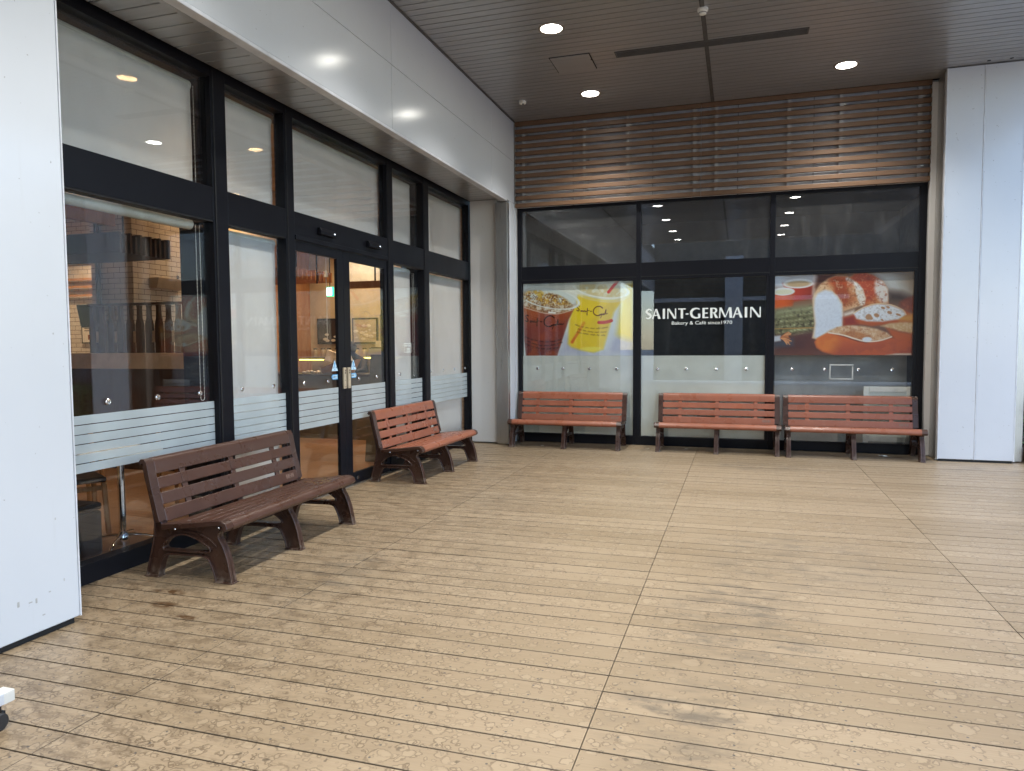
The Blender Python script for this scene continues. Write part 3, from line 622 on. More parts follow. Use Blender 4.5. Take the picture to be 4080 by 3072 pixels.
# louver screen above the window wall
ls = empty('louver_screen', 'brown wood-grain louver screen of horizontal slats above the back windows', 'louver screen', (-.5, 10.9, 3.66), ab=True)
for k_ in range(12):
    z1 = 4.962 - .1129 * k_
    for a, b in ((-3.345, -.556), (-.552, 2.372)):
        MB().box(a, b, 10.865, 10.912, z1 - .062, z1).build('louver_slat', 'slat', ls, bevel=.004)
ux = [-3.225, -2.265, -1.61, -.646, -.345, .627, 1.29, 2.245]
for x in ux: MB().box(x - .024, x + .024, 10.912, 10.945, 3.69, 4.96).build('upright', 'bracket', ls)
m = MB()
for x in ux:
    for k_ in (1, 5, 9): m.box(x + .024, x + .06, 10.915, 10.95, 4.962 - .1129 * k_ - .085, 4.962 - .1129 * k_ - .065)
m.build('clip', 'steel', ls)
m = MB(); xs = [-3.35, -2.45, -1.25, -.05, .95, 1.75, 2.375]
z = 3.66
for zz in (3.90, 4.19, 4.48, 4.77, 4.965):
    for a, b in zip(xs[:-1], xs[1:]): m.box(a + .004, b - .004, 10.965, 11.05, z + .004, zz - .004)
    z = zz
m.build('backing_wall', 'alc', ls, bevel=.006)
MB().box(-3.36, 2.38, 10.985, 11.06, 3.685, ZC + .02).build('wall_core', 'conc', ls)

# ------------------------------------------------------------------ right: column and what lies beyond
rc = empty('cladding_column', 'white clad square column right of the back benches', 'column', (2.88, 10.7, 0), ab=True)
m = MB()
for a, b in ((2.455, 2.866), (2.874, 3.302)): m.box(a, b, 10.478, 10.52, .03, 4.955)
m.build('cladding_panel', 'white', rc, bevel=.007)
MB().box(2.865, 2.875, 10.4745, 10.52, .03, 4.955).build('joint', 'rackwhite', rc, bevel=.002)
m = MB(); m.box(2.45, 2.462, 10.4755, 10.53, .028, 4.956); m.box(3.296, 3.308, 10.4755, 10.53, .028, 4.956); m.build('corner_bead', 'rackwhite', rc)
MB().box(2.44, 2.456, 10.53, 10.86, .014, 4.93).build('side_panel', 'steel', rc)
MB().box(3.305, 3.33, 10.53, 10.95, .014, 4.93).build('side_panel', 'steel', rc)
MB().box(2.376, 2.446, 10.872, 10.93, .014, 4.93).build('return_panel', 'white2', rc, bevel=.003)
q = MB(); q.box(2.458, 3.30, 10.53, 11.2, 0, 4.97); q.box(2.378, 2.457, 10.935, 11.2, 0, 4.97); q.build('core', 'joint', rc)
MB().box(2.47, 3.29, 10.50, 10.53, 0, .03).build('plinth', 'gasket', rc)
sp = empty('corner_panel', 'narrow brushed steel panel just right of the white column', 'panel', (3.38, 10.62, 0), ab=True)
MB().box(3.32, 3.43, 10.60, 10.64, .012, 4.95).build('panel', 'steel', sp, bevel=.003); MB().box(3.34, 3.42, 10.64, 11.2, 0, 4.95).build('core', 'joint', sp)
ow = empty('glazed_wall', 'dark window with planting in front at the right edge of the picture', 'window', (5.5, 10.9, 0), ab=True)
MB().box(3.435, 9, 10.96, 11.02, .0, .14).build('sill', 'paving', ow); MB().box(3.435, 9, 10.98, 11.0, .14, 4.9).build('pane', 'glass', ow); MB().box(3.435, 9, 11.4, 11.5, 0, 4.9).build('back_panel', 'dark', ow)
m = MB()
for x in (3.44, 5.2, 7.0): m.box(x, x + .06, 10.93, 10.975, .14, 4.9)
m.build('mullion', 'frame', ow)
pb = empty('planter', 'timber planter of clipped green shrubs at the right edge beyond the column', 'planter', (4.6, 10.55, 0), ab=True)
MB().box(3.5, 5.8, 10.35, 10.8, 0, .20).build('trough', 'soil', pb, bevel=.01)
m = MB()
for i in range(2600):
    x, y, z = random.uniform(3.48, 5.8), random.uniform(10.32, 10.84), .2 + .62 * random.random() ** .8
    a, b, s_ = random.uniform(0, 6.28), random.uniform(-.9, .9), random.uniform(.018, .035)
    u = Vector((math.cos(a) * math.cos(b), math.sin(a) * math.cos(b), math.sin(b))); v_ = u.orthogonal().normalized() * .55; p = Vector((x, y, z))
    m.add([p - u * s_, p + v_ * s_, p + u * s_, p - v_ * s_], [(0, 1, 2, 3)])
m.build('shrub_foliage', 'leaf', pb)

# opposite side of the deck, seen only mirrored in the windows
op = empty('opposite_facade', 'dark facade across the deck, seen mirrored in the middle window', 'facade', (0, -8.4, 0), ab=True)
MB().box(-3.4, 6.5, -8.6, -8.4, 0, 3.0).build('wall', 'conc', op); MB().box(-3.4, 4.0, -8.5, -8.35, 3.2, 3.36).build('beam', 'rackwhite', op)
m = MB()
for k_ in range(9): m.box(-3.4, 4.0, -8.42, -8.37, 3.5 + k_ * .15, 3.57 + k_ * .15)
m.build('louver', 'slat', op); MB().box(-3.4, 6.5, -8.6, -8.5, 3.0, 9).build('upper_wall', 'conc', op)
oc = empty('opposite_column', 'tall white column across the deck, seen mirrored in the middle window', 'column', (-.22, -8, 0), ab=True)
MB().box(-.56, .11, -8.3, -8.0, 0, 4.95).build('cladding_panel', 'white', oc, bevel=.01); MB().box(-.565, -.55, -8.31, -7.995, 0, 4.95).build('corner_bead', 'rackwhite', oc)

# ------------------------------------------------------------------ posters (flat printed sheets; print colours as point colours on a fine grid)
def s2l(c): c = np.asarray(c, float) / 255; return np.where(c <= .04045, c / 12.92, ((c + .055) / 1.055) ** 2.4)
class Paint:
    def __init__(s, W, H, bgc):
        s.W, s.H = W, H; s.x, s.y = np.meshgrid((np.arange(W)) / (W - 1), (np.arange(H)) / (H - 1)); s.a = np.ones((H, W, 3)) * np.array(bgc, float); s.asp = 1.52
        rs = np.random.RandomState(5); s.rs = rs
    def noise(s, f, seed=0, oct_=4):
        rs = np.random.RandomState(seed); out = np.zeros_like(s.x); amp = 1; tot = 0
        for o in range(oct_):
            n = int(f * 2 ** o) + 2; g = rs.rand(n + 1, int(n * s.asp) + 2); X = s.x * (g.shape[1] - 1.001); Y = s.y * (g.shape[0] - 1.001)
            i, j = Y.astype(int), X.astype(int); fy, fx = Y - i, X - j; fy = fy * fy * (3 - 2 * fy); fx = fx * fx * (3 - 2 * fx)
            out += amp * ((g[i, j] * (1 - fx) + g[i, j + 1] * fx) * (1 - fy) + (g[i + 1, j] * (1 - fx) + g[i + 1, j + 1] * fx) * fy); tot += amp; amp *= .55
        return out / tot
    def put(s, m_, c): m_ = np.clip(m_, 0, 1)[..., None]; c = np.array(c, float) if not isinstance(c, np.ndarray) else c; s.a = s.a * (1 - m_) + c * m_
    def poly(s, pts, soft=.006):
        P = np.array(pts, float); d = np.full(s.x.shape, 9e9); inside = np.zeros(s.x.shape, bool)
        for i in range(len(P)):
            a, b = P[i], P[(i + 1) % len(P)]
            ex, ey = (b[0] - a[0]) * s.asp, b[1] - a[1]; px, py = (s.x - a[0]) * s.asp, s.y - a[1]
            t = np.clip((px * ex + py * ey) / (ex * ex + ey * ey + 1e-12), 0, 1); d = np.minimum(d, np.hypot(px - t * ex, py - t * ey))
            if a[1] != b[1]:
                c = ((a[1] > s.y) != (b[1] > s.y)) & (s.x < (b[0] - a[0]) * (s.y - a[1]) / (b[1] - a[1]) + a[0]); inside ^= c
        return np.clip(.5 + np.where(inside, d, -d) / soft / 2, 0, 1)
    def ell(s, cx, cy_, rx, ry, ang=0, soft=.06):
        c, n = math.cos(ang), math.sin(ang); X = (s.x - cx) * s.asp; Y = s.y - cy_
        u, v = (X * c + Y * n) / (rx * s.asp), (-X * n + Y * c) / ry; return np.clip((1 - np.hypot(u, v)) / soft + .5, 0, 1)
    def ring(s, cx, cy_, rx, ry, ang, wd):
        c, n = math.cos(ang), math.sin(ang); X = (s.x - cx) * s.asp; Y = s.y - cy_
        u, v = (X * c + Y * n) / (rx * s.asp), (-X * n + Y * c) / ry; return np.clip(1.4 - np.abs(np.hypot(u, v) - 1) / wd, 0, 1)
    def stroke(s, pts, wd, soft=.004, sm=True):
        P = np.array(smooth_path(pts, 5) if sm and len(pts) > 2 else pts); d = np.full(s.x.shape, 9e9)
        for a, b in zip(P[:-1], P[1:]):
            ex, ey = (b[0] - a[0]) * s.asp, b[1] - a[1]; px, py = (s.x - a[0]) * s.asp, s.y - a[1]
            t = np.clip((px * ex + py * ey) / (ex * ex + ey * ey + 1e-12), 0, 1); d = np.minimum(d, np.hypot(px - t * ex, py - t * ey))
        return np.clip((wd - d) / soft + .5, 0, 1)
    def sheet(s, name, x0, x1, z0, z1, y, parent):
        W, H = s.W, s.H; X = x0 + (x1 - x0) * s.x; Z = z1 - (z1 - z0) * s.y
        v = np.stack([X, np.full_like(X, y), Z], -1).reshape(-1, 3); n = W * H
        idx = np.arange(n).reshape(H, W); f = np.stack([idx[:-1, :-1], idx[1:, :-1], idx[1:, 1:], idx[:-1, 1:]], -1).reshape(-1, 4)
        b = n; vv = v.tolist() + [(x0, y + .004, z0), (x1, y + .004, z0), (x1, y + .004, z1), (x0, y + .004, z1)]
        ff = f.tolist() + [(b, b + 3, b + 2, b + 1)]
        me = bpy.data.meshes.new(name); me.from_pydata(vv, [], ff)
        at = me.color_attributes.new('print', 'FLOAT_COLOR', 'POINT'); c = np.ones((len(vv), 4), np.float32); c[:n, :3] = (s2l(np.clip(s.a, 0, 255)) ** .86).reshape(-1, 3) * .95; at.data.foreach_set('color', c.ravel())
        k = N(name); a_ = k.n('ShaderNodeAttribute'); a_.attribute_name = 'print'; k.fin(k.bsdf(a_.outputs['Color'], .4, 0, .35))
        return link(name, me, k.m, parent)

# iced drinks poster.  coordinates follow the print (0..1, from its top left corner)
D = Paint(330, 218, (214, 226, 226)); D.asp = 1.715 / 1.13
def U(x, y): return ((x - 140) / 1930, (y - (130 - 45 * (x - 140) / 1930)) / (1403 - (130 - 45 * (x - 140) / 1930)))
def UP(*p): return [U(*q) for q in p]
n1 = D.noise(5, 1); n2 = D.noise(22, 2); n3 = D.noise(60, 3, 2)
D.put(D.ell(.75, .1, .5, .25, 0, .8), (226, 230, 218))
D.put(D.poly(UP((760, 1403), (900, 1060), (1500, 980), (2070, 1020), (2070, 1403)), .08), (168, 176, 206)); D.put(np.clip((n1 - .45) * 3, 0, .5) * (D.y > .72), (200, 205, 222))
D.put(D.poly(UP((1790, 1020), (1880, 420), (2000, 180), (2085, 180), (2085, 1120), (1990, 1110), (1850, 1060)), .05), (232, 208, 40)); D.put(D.poly(UP((1960, 200), (2085, 150), (2085, 420), (1900, 400)), .08) * .7, (226, 196, 70))
D.put(D.poly(UP((1450, 1330), (1740, 620), (1850, 460), (1790, 1000), (1640, 1330)), .05) * .8, (208, 222, 232))
# lemon cup
cup = D.poly(UP((945, 1190), (975, 760), (1130, 330), (1900, 380), (1740, 640), (1560, 1290), (1400, 1340), (1150, 1300), (1000, 1250)), .022)
D.put(cup, (236, 202, 44)); D.put(cup * np.clip((D.x - .62) * 4, 0, 1) * .55, (214, 186, 84)); D.put(cup * np.clip((n1 - .5) * 3, 0, .45), (246, 216, 34))
D.put(D.ell(*U(1230, 640), .09, .14, .4, .6) * .6, (250, 218, 22)); D.put(cup * D.ell(*U(1360, 1290), .10, .035, 0, .5) * .9, (250, 238, 90))
D.put(D.ell(*U(1530, 250), .24, .125, .18, .25), (222, 224, 200)); D.put(D.ell(*U(1500, 250), .21, .09, .18, .4) * np.clip((n2 - .38) * 4, 0, .7), (206, 186, 120))
D.put(D.ring(*U(1520, 220), .245, .115, .17, .07) * (D.y > .04), (238, 244, 236)); D.put(D.ring(*U(1500, 320), .215, .09, .17, .10) * (D.y > .17) * .6, (222, 214, 176))
D.put(D.stroke(UP((1815, 80), (1655, 280)), .020, .01, False), (206, 34, 28)); D.put(D.stroke(UP((1230, 820), (1020, 1160)), .020, .02, False) * (.35 + .6 * np.clip((D.y - .55) * 3, 0, 1)), (208, 70, 24))
D.put(D.stroke(UP((1490, 815), (1600, 812), (1705, 785)), .022, .008), (190, 40, 28))
def script(o, sx, sl, wd, col, soft=.005, n=12):
    def T(*p): return [U(o[0] + a * sx, o[1] + b * sx + a * sx * sl) for a, b in p]
    for p, w_ in ((((50, -80), (20, -95), (0, -70), (20, -40), (45, -5), (25, 20), (-5, 5)), 1.3), (((95, 0), (80, 10), (85, 28), (100, 20), (104, 2), (110, 25)), 1), (((125, 0), (128, 25), (135, 20)), 1), (((148, 28), (150, 2), (165, 0), (175, 25)), 1), (((215, -50), (205, 75), (208, 80)), 1.3), (((170, 25), (215, 0), (250, -12)), 1), (((270, 5), (300, 2)), 1.2),
                  (((520, -85), (470, -115), (400, -100), (345, -40), (340, 30), (390, 75), (460, 70), (505, 35)), 1.6), (((460, 55), (510, 45), (490, 95), (480, 120)), 1), (((520, 40), (545, 25), (545, 45), (530, 50), (560, 40), (590, -60), (585, 30), (620, 10), (625, 30), (650, 8), (660, 25), (690, 5), (700, 20), (760, -5))[:n], 1.1)):
        D.put(D.stroke(T(*p), wd * w_, soft), col)
def lines(rows_, col, wd, al):
    rs = np.random.RandomState(3)
    for (xa, ya), (xb, yb2), bend in rows_:
        x = xa
        while x < xb:
            l_ = rs.uniform(35, 110); pts = []
            for q in range(int(l_ / 14) + 2):
                t = min(1, (x + q * 14 - xa) / (xb - xa)); pts.append(U(x + q * 14, ya + (yb2 - ya) * t + bend * 4 * t * (1 - t) + (-13 if q % 2 else 9) * rs.uniform(.5, 1.2)))
            D.put(D.stroke(pts, wd, .004) * al, col); x += l_ + 34
script((1105, 590), .86, .10, .0042, (70, 22, 20), .006, 8)
lines([((1070, 850), (1640, 900), 45), ((1120, 930), (1640, 980), 30), ((1100, 985), (1600, 1045), 15)], (110, 74, 20), .0034, .8)
# tea cup
tea = D.poly(UP((140, 480), (1100, 480), (960, 760), (750, 1405), (180, 1405), (150, 1100)), .010)
g = np.clip((D.y - .32) / .68, 0, 1)[..., None]; teac = np.array((176, 92, 34)) * (1 - np.clip(g * 2.2, 0, 1)) + np.array((120, 44, 34)) * np.clip(g * 2.2, 0, 1); teac = teac * (1 - g * .45) + np.array((72, 36, 44)) * g * .45
D.put(tea, teac); D.put(tea * np.clip((n1 - .52) * 4, 0, .5), (168, 70, 24)); D.put(tea * D.ell(*U(560, 820), .2, .3, .2, .8) * .4, (150, 58, 40))
D.put(D.ell(*U(600, 400), .265, .15, .22, .05), (196, 200, 196)); D.put(D.ell(*U(640, 350), .235, .105, .22, .08), (212, 224, 220))
ice = D.ell(*U(560, 420), .225, .115, .24, .25); D.put(ice * np.clip((n2 - .30) * 5, 0, 1), (176, 128, 52)); D.put(ice * np.clip((n3 - .5) * 6, 0, .9), (96, 52, 20)); D.put(ice * np.clip((n2 - .58) * 9, 0, .9), (226, 176, 66)); D.put(ice * np.clip((D.noise(45, 9, 2) - .62) * 9, 0, .9), (236, 232, 214))
D.put(D.ell(*U(520, 260), .035, .04, .3, .5) * .8, (224, 232, 228)); D.put(D.ell(*U(420, 300), .05, .05, .3, .4) * np.clip((n2 - .35) * 4, 0, .9), (214, 176, 60))
low = D.poly(UP((140, 420), (500, 500), (1080, 500), (1010, 600), (760, 650), (500, 630), (150, 520)), .01); D.put(low * .75, (186, 158, 118)); D.put(low * np.clip((n3 - .45) * 6, 0, .85), (112, 66, 30)); D.put(low * np.clip((n2 - .55) * 9, 0, .8), (230, 222, 204))
D.put(D.ring(*U(615, 380), .275, .135, .20, .055) * ((D.y > .22) | (D.x > .40)), (232, 240, 236)); D.put(D.stroke(UP((150, 540), (500, 640), (760, 660), (1030, 590)), .006, .006) * .8, (222, 204, 184)); D.put(D.stroke(UP((605, 632), (715, 640)), .012, .006), (240, 240, 236))
script((180, 770), 1.0, .085, .0048, (18, 8, 10))
lines([((160, 1060), (840, 1110), 70), ((205, 1140), (820, 1170), 70), ((170, 1190), (790, 1250), 60)], (28, 12, 16), .0036, .9)
D.put(np.clip((.035 - D.y) / .01, 0, 1) * .6, (176, 186, 182))
po = empty('drinks_poster', 'poster of two iced drinks in clear cups behind the left back window', 'poster', (-2.41, YB + .06, 1.358), ab=True)
D.sheet('printed_sheet', -3.272, -1.545, 1.358, 2.488, YB + .053, po); MB().box(-3.272, -1.545, YB + .060, YB + .068, 1.358, 2.488).build('backing_board', 'rackwhite', po)

# bread poster
D = Paint(340, 218, (118, 84, 64)); D.asp = 1.77 / 1.135
def U(x, y): t = (x - 40) / 2040; return (t, (y - (140 - 70 * t)) / (1316 - (140 - 70 * t)))
n1 = D.noise(6, 11); n2 = D.noise(24, 12); n3 = D.noise(60, 13, 2); pl = D.noise(3, 20)
D.put(np.clip((.52 - D.y) * 3, 0, 1), (124, 86, 62)); D.put(D.ell(.06, .02, .2, .14, 0, .8), (204, 214, 232)); D.put(D.ell(.20, .03, .13, .1, 0, .7), (186, 186, 196))
D.put(D.poly(UP((1500, 70), (2110, 70), (2090, 460), (1900, 420), (1700, 380)), .08), (186, 186, 184)); D.put(D.poly(UP((1880, 70), (2110, 70), (2110, 420), (2000, 330)), .10), (128, 104, 80)); D.put(D.poly(UP((1700, 360), (1900, 380), (2090, 470), (2090, 540), (1720, 520)), .05), (58, 40, 32))
D.put(D.poly(UP((30, 1000), (700, 900), (2090, 1000), (2090, 1320), (30, 1320)), .1), (70, 36, 34)); D.put((D.y > .72) * np.clip((D.noise(4, 31) - .4) * 2, 0, .5), (96, 48, 36)); D.put(D.poly(UP((30, 1120), (330, 1060), (330, 1170), (150, 1190), (30, 1200)), .03), (58, 62, 74))
for cx_, cy2, rx_, ry_, c1 in ((395, 250, .115, .06, (178, 50, 34)), (170, 370, .085, .05, (214, 82, 30))):
    body = D.poly(UP((cx_ - 235 if cx_ > 300 else 30, cy2), (cx_ + 215 if cx_ > 300 else cx_ + 165, cy2 - 20), (cx_ + 200 if cx_ > 300 else cx_ + 140, cy2 + 220), (cx_ - 80 if cx_ > 300 else 30, cy2 + 270)), .02)
    D.put(body, c1); D.put(body * np.clip((D.x - (cx_ - 40) / 2080) * 6, 0, .6), tuple(x * .62 for x in c1)); D.put(D.ell(*U(cx_, cy2), rx_, ry_, 0, .15), (226, 228, 232)); D.put(D.ell(*U(cx_, cy2 + 6), rx_ * .78, ry_ * .62, 0, .4), (190, 160, 120) if cx_ > 300 else (220, 220, 190))
D.put(D.poly(UP((620, 118), (672, 118), (650, 420), (600, 420)), .01) * .45, (236, 206, 200)); D.put(D.poly(UP((680, 115), (930, 115), (800, 220), (660, 300)), .03), (70, 32, 28))
wh = D.poly(UP((30, 640), (620, 570), (660, 800), (620, 950), (330, 1000), (30, 1010)), .03); D.put(wh, (92, 88, 56))
xx = D.x * 60 + np.sin(D.y * 30) * 1.5; br = .5 + .5 * np.sin((D.y + D.x * .16) * 95 + 5 * n1) * (.55 + .45 * np.cos((D.x - D.y * .6) * 170 + 9 * n1)); D.put(wh * np.clip(br * 1.3 - .35, 0, .85) * np.clip((n1 - .25) * 2.5, .2, 1), (186, 188, 136)); D.put(wh * np.clip((n2 - .55) * 6, 0, .7), (44, 36, 24)); D.put(D.poly(UP((30, 640), (600, 570), (640, 640), (30, 740)), .05) * .5, (176, 182, 140)); D.put(D.stroke(UP((30, 922), (640, 905)), .006, .006), (168, 122, 60))
D.put(D.poly(UP((30, 1030), (135, 1022), (140, 1100), (30, 1115)), .012), (196, 200, 210))
for i in range(26): a = D.rs.uniform(-.6, .7); l_ = D.rs.uniform(110, 180); D.put(D.stroke(UP((130, 1060), (130 + l_ * .5 * math.cos(a), 1060 + l_ * .5 * math.sin(a) - 15), (130 + l_ * math.cos(a), 1060 + l_ * math.sin(a) * 1.1)), .0045, .004), (222, 150, 96) if i % 2 else (176, 96, 52))
# rear loaf
rl = D.poly(UP((1140, 180), (1220, 110), (1380, 95), (1500, 130), (1640, 220), (1710, 330), (1725, 540), (1500, 560), (1390, 620), (1300, 500)), .012); D.put(rl, (198, 118, 62)); D.put(rl * D.ell(*U(1380, 270), .12, .22, .4, .35), (178, 62, 26)); D.put(rl * D.ell(*U(1640, 350), .055, .16, -.25, .4), (226, 214, 206)); D.put(rl * np.clip((n2 - .56) * 4, 0, .5), (132, 42, 18)); D.put(rl * np.clip((n3 - .66) * 5, 0, .4), (226, 140, 90))
# front loaf
fl = D.poly(UP((615, 470), (650, 380), (720, 270), (840, 180), (960, 140), (1120, 150), (1260, 230), (1350, 330), (1395, 470), (1380, 560), (1290, 590), (1080, 660), (1000, 500), (780, 330)), .012); D.put(fl, (226, 184, 140))
D.put(fl * D.poly(UP((850, 260), (920, 160), (1100, 150), (1160, 300), (1280, 430), (1290, 520), (1080, 620), (990, 430)), .05), (190, 104, 54)); D.put(fl * D.ell(*U(1040, 200), .10, .09, .2, .5) * .8, (184, 62, 28)); D.put(fl * D.ell(*U(1040, 400), .05, .14, -.3, .5) * .8, (148, 52, 24)); D.put(fl * D.ell(*U(1340, 430), .035, .17, -.3, .4), (232, 222, 210)); D.put(fl * D.stroke(UP((1130, 180), (1230, 240), (1310, 320)), .02, .03), (236, 230, 226))
D.put(fl * np.clip((n2 - .60) * 5, 0, .5), (128, 58, 28)); D.put(fl * np.clip((D.noise(20, 55, 3) - .60) * 7, 0, .5), (230, 192, 158)); D.put(fl * np.clip((n3 - .66) * 5, 0, .35), (110, 52, 28))
# cut slice
D.put(D.poly(UP((610, 500), (640, 400), (760, 340), (880, 340), (980, 420), (1060, 530), (1080, 760), (1075, 900), (900, 960), (720, 1090), (615, 1060), (650, 860)), .010), (216, 186, 150)); sl = D.poly(UP((650, 480), (690, 400), (800, 345), (900, 370), (980, 450), (1050, 560), (1066, 760), (1060, 880), (880, 940), (700, 1060), (650, 1040), (668, 840), (640, 620)), .014); D.put(sl, (214, 222, 238)); D.put(sl * np.clip((n3 - .55) * 4, 0, .3), (184, 190, 210))
# open baguette half
D.put(D.poly(UP((1080, 740), (1225, 700), (1380, 600), (1560, 545), (1760, 560), (1960, 640), (2090, 720), (2085, 830), (1700, 860), (1500, 880), (1280, 850), (1080, 880)), .014), (176, 76, 34)); D.put(D.poly(UP((1800, 740), (2085, 700), (2085, 820), (1900, 800)), .03), (206, 142, 60)); D.put(D.poly(UP((1080, 690), (1230, 640), (1250, 700), (1090, 745)), .02), (222, 202, 186)); D.put(D.poly(UP((1080, 760), (1230, 720), (1300, 860), (1090, 880)), .03), (132, 38, 28))
bg_ = D.poly(UP((1225, 690), (1380, 600), (1560, 550), (1760, 570), (1930, 640), (1975, 710), (1870, 780), (1640, 815), (1420, 810), (1270, 770)), .012); D.put(bg_, (226, 228, 236)); D.put(bg_ * np.clip((n3 - .55) * 6, 0, .55), (176, 166, 164)); D.put(D.stroke(UP((1225, 690), (1380, 600), (1560, 550), (1760, 565), (1930, 640), (1975, 710)), .006, .008), (226, 196, 156))
for a, b, c, d in ((1445, 745, .022, .036), (1480, 765, .014, .02), (1560, 720, .02, .022), (1745, 680, .018, .018), (1870, 712, .02, .012), (1650, 610, .016, .014), (1720, 600, .014, .012), (1640, 790, .012, .01)): D.put(D.ell(*U(a, b), c, d, .4, .35), (172, 122, 84))
# front baguettes
D.put(D.poly(UP((1620, 880), (1750, 840), (1900, 825), (2075, 830), (2075, 990), (1900, 960), (1740, 910)), .012), (206, 162, 112)); D.put(D.poly(UP((1700, 900), (1900, 965), (2070, 992), (2065, 1130), (1850, 1110), (1760, 1000)), .02), (190, 84, 38)); D.put(D.poly(UP((1640, 880), (1990, 830), (2075, 850), (2075, 980), (1900, 950)), .02) * np.clip((n3 - .4) * 3, 0, .6), (232, 204, 166))
fb = D.poly(UP((660, 1120), (700, 1060), (860, 980), (1000, 1010), (1300, 1110), (1420, 1130), (1780, 1060), (2065, 1110), (2060, 1318), (960, 1310), (780, 1260), (690, 1200)), .014); D.put(fb, (196, 84, 42)); D.put(fb * D.ell(*U(830, 1120), .10, .13, .3, .6), (214, 110, 46)); D.put(fb * D.poly(UP((1000, 1200), (2065, 1150), (2065, 1320), (960, 1320)), .1) * .55, (112, 40, 38)); D.put(fb * np.clip((n1 - .5) * 4, 0, .5), (204, 88, 40))
op_ = D.poly(UP((860, 975), (980, 900), (1140, 870), (1340, 880), (1560, 920), (1720, 980), (1780, 1040), (1600, 1100), (1420, 1110), (1260, 1070), (1080, 1010)), .012); D.put(op_, (206, 158, 116)); D.put(op_ * np.clip((D.noise(40, 91, 2) - .5) * 4, 0, .5), (232, 206, 174)); D.put(op_ * D.ell(*U(1280, 1030), .10, .05, .2, .6) * .7, (176, 96, 46)); D.put(op_ * np.clip((n2 - .6) * 7, 0, .6), (160, 92, 56)); D.put(D.stroke(UP((860, 978), (1080, 1015), (1260, 1072), (1420, 1110), (1600, 1100), (1780, 1042)), .008, .006), (240, 218, 194)); D.put(D.ell(*U(1430, 1080), .035, .03, 0, .4), (222, 226, 236))
D.put(D.poly(UP((1890, 520), (1960, 470), (2090, 430), (2090, 690), (2000, 650), (1880, 590)), .02), (118, 52, 32)); D.put(D.poly(UP((1900, 560), (2080, 540), (2080, 660), (1980, 640)), .04) * np.clip((n2 - .4) * 3, 0, .7), (168, 84, 50)); D.put(D.poly(UP((1700, 1316), (1850, 1290), (2060, 1290), (2060, 1318)), .01), (214, 196, 180))
po = empty('bread_poster', 'poster of cut bread loaves and wheat behind the right back window', 'poster', (1.37, YB + .06, 1.358), ab=True)
D.sheet('printed_sheet', .478, 2.25, 1.358, 2.490, YB + .053, po); MB().box(.478, 2.25, YB + .060, YB + .068, 1.358, 2.490).build('backing_board', 'rackwhite', po)

# ================================================================== BENCHES
VS = .95
def offset_loop(lp, d):
    P = [Vector(p) for p in lp]; n = len(P); area = sum(P[i].x * P[(i + 1) % n].y - P[(i + 1) % n].x * P[i].y for i in range(n)); sg = 1 if area > 0 else -1; out = []
    for i in range(n):
        a = (P[i] - P[i - 1]).normalized(); b = (P[(i + 1) % n] - P[i]).normalized(); na = Vector((-a.y, a.x)); nb = Vector((-b.y, b.x)); m_ = (na + nb); m_ = m_.normalized() if m_.length > 1e-6 else na
        c = max(.45, m_.dot(na)); out.append(tuple(P[i] + m_ * (d * sg / c)))
    return out
LEG_OUT = smooth_path([(-.012, .003), (.004, .08), (.022, .16), (.055, .245), (.088, .30), (.082, .335), (.05, .358)], 3) + [(.10, .382), (.29, .366), (.45, .350), (.545, .342)]
UPR = [(.572, .40), (.598, .50), (.632, .62), (.655, .70), (.672, .745), (.690, .757), (.703, .742), (.690, .67), (.660, .56), (.636, .45), (.622, .37)]
LEG_REAR = smooth_path([(.628, .31), (.64, .24), (.662, .16), (.692, .06), (.708, .003)], 3) + [(.598, .003)] + smooth_path([(.585, .055), (.565, .115), (.54, .148), (.505, .160)], 3) + smooth_path([(.225, .164), (.185, .150), (.158, .105), (.136, .05), (.126, .003)], 3)
HOLE = smooth_path([(.548, .208), (.538, .232), (.49, .272), (.40, .298), (.33, .294), (.25, .268), (.19, .236), (.166, .214), (.19, .200), (.36, .196), (.52, .194)], 3, True)
def frame_mesh(x, upright=True):
    lp = LEG_OUT + (UPR if upright else [(.60, .36)]) + LEG_REAR
    ax = lambda u, v, t: (x + t, u * VS, v)
    g = poly_holes([lp, HOLE], -.008, .008, ax)
    for loop, d in ((lp, .010), (HOLE, -.010)):
        inn = offset_loop(loop, d); n = len(loop)
        for i in range(n):
            j = (i + 1) % n; a, b, c, e = loop[i], loop[j], inn[j], inn[i]
            if loop is HOLE: a, b, c, e = inn[i], inn[j], loop[j], loop[i]
            vs_ = [ax(*p, t) for t in (-.028, .028) for p in (a, b, c, e)]
            g.add(vs_, [(0, 1, 2, 3), (7, 6, 5, 4), (0, 4, 5, 1), (2, 6, 7, 3)])
    # raised curved rib below the seat, then the foot plates
    rib = smooth_path([(.40, .325), (.28, .318), (.18, .285), (.115, .235)], 5)
    for s_ in (-1, 1):
        for a, b in zip(rib[:-1], rib[1:]): g.add([ax(a[0], a[1] - .006, s_ * .006), ax(b[0], b[1] - .006, s_ * .006), ax(b[0], b[1] + .006, s_ * .006), ax(a[0], a[1] + .006, s_ * .006), ax(a[0], a[1] - .006, s_ * .018), ax(b[0], b[1] - .006, s_ * .018), ax(b[0], b[1] + .006, s_ * .018), ax(a[0], a[1] + .006, s_ * .018)], [(4, 5, 6, 7), (0, 1, 5, 4), (2, 3, 7, 6)])
    g.box(x - .034, x + .034, -.020 * VS, .132 * VS, 0, .008); g.box(x - .034, x + .034, .590 * VS, .716 * VS, 0, .008)
    return g
BACK = smooth_path([(.548, .372), (.566, .44), (.585, .516), (.608, .60), (.628, .69), (.640, .75), (.652, .785), (.674, .801), (.700, .795), (.716, .775)], 6)
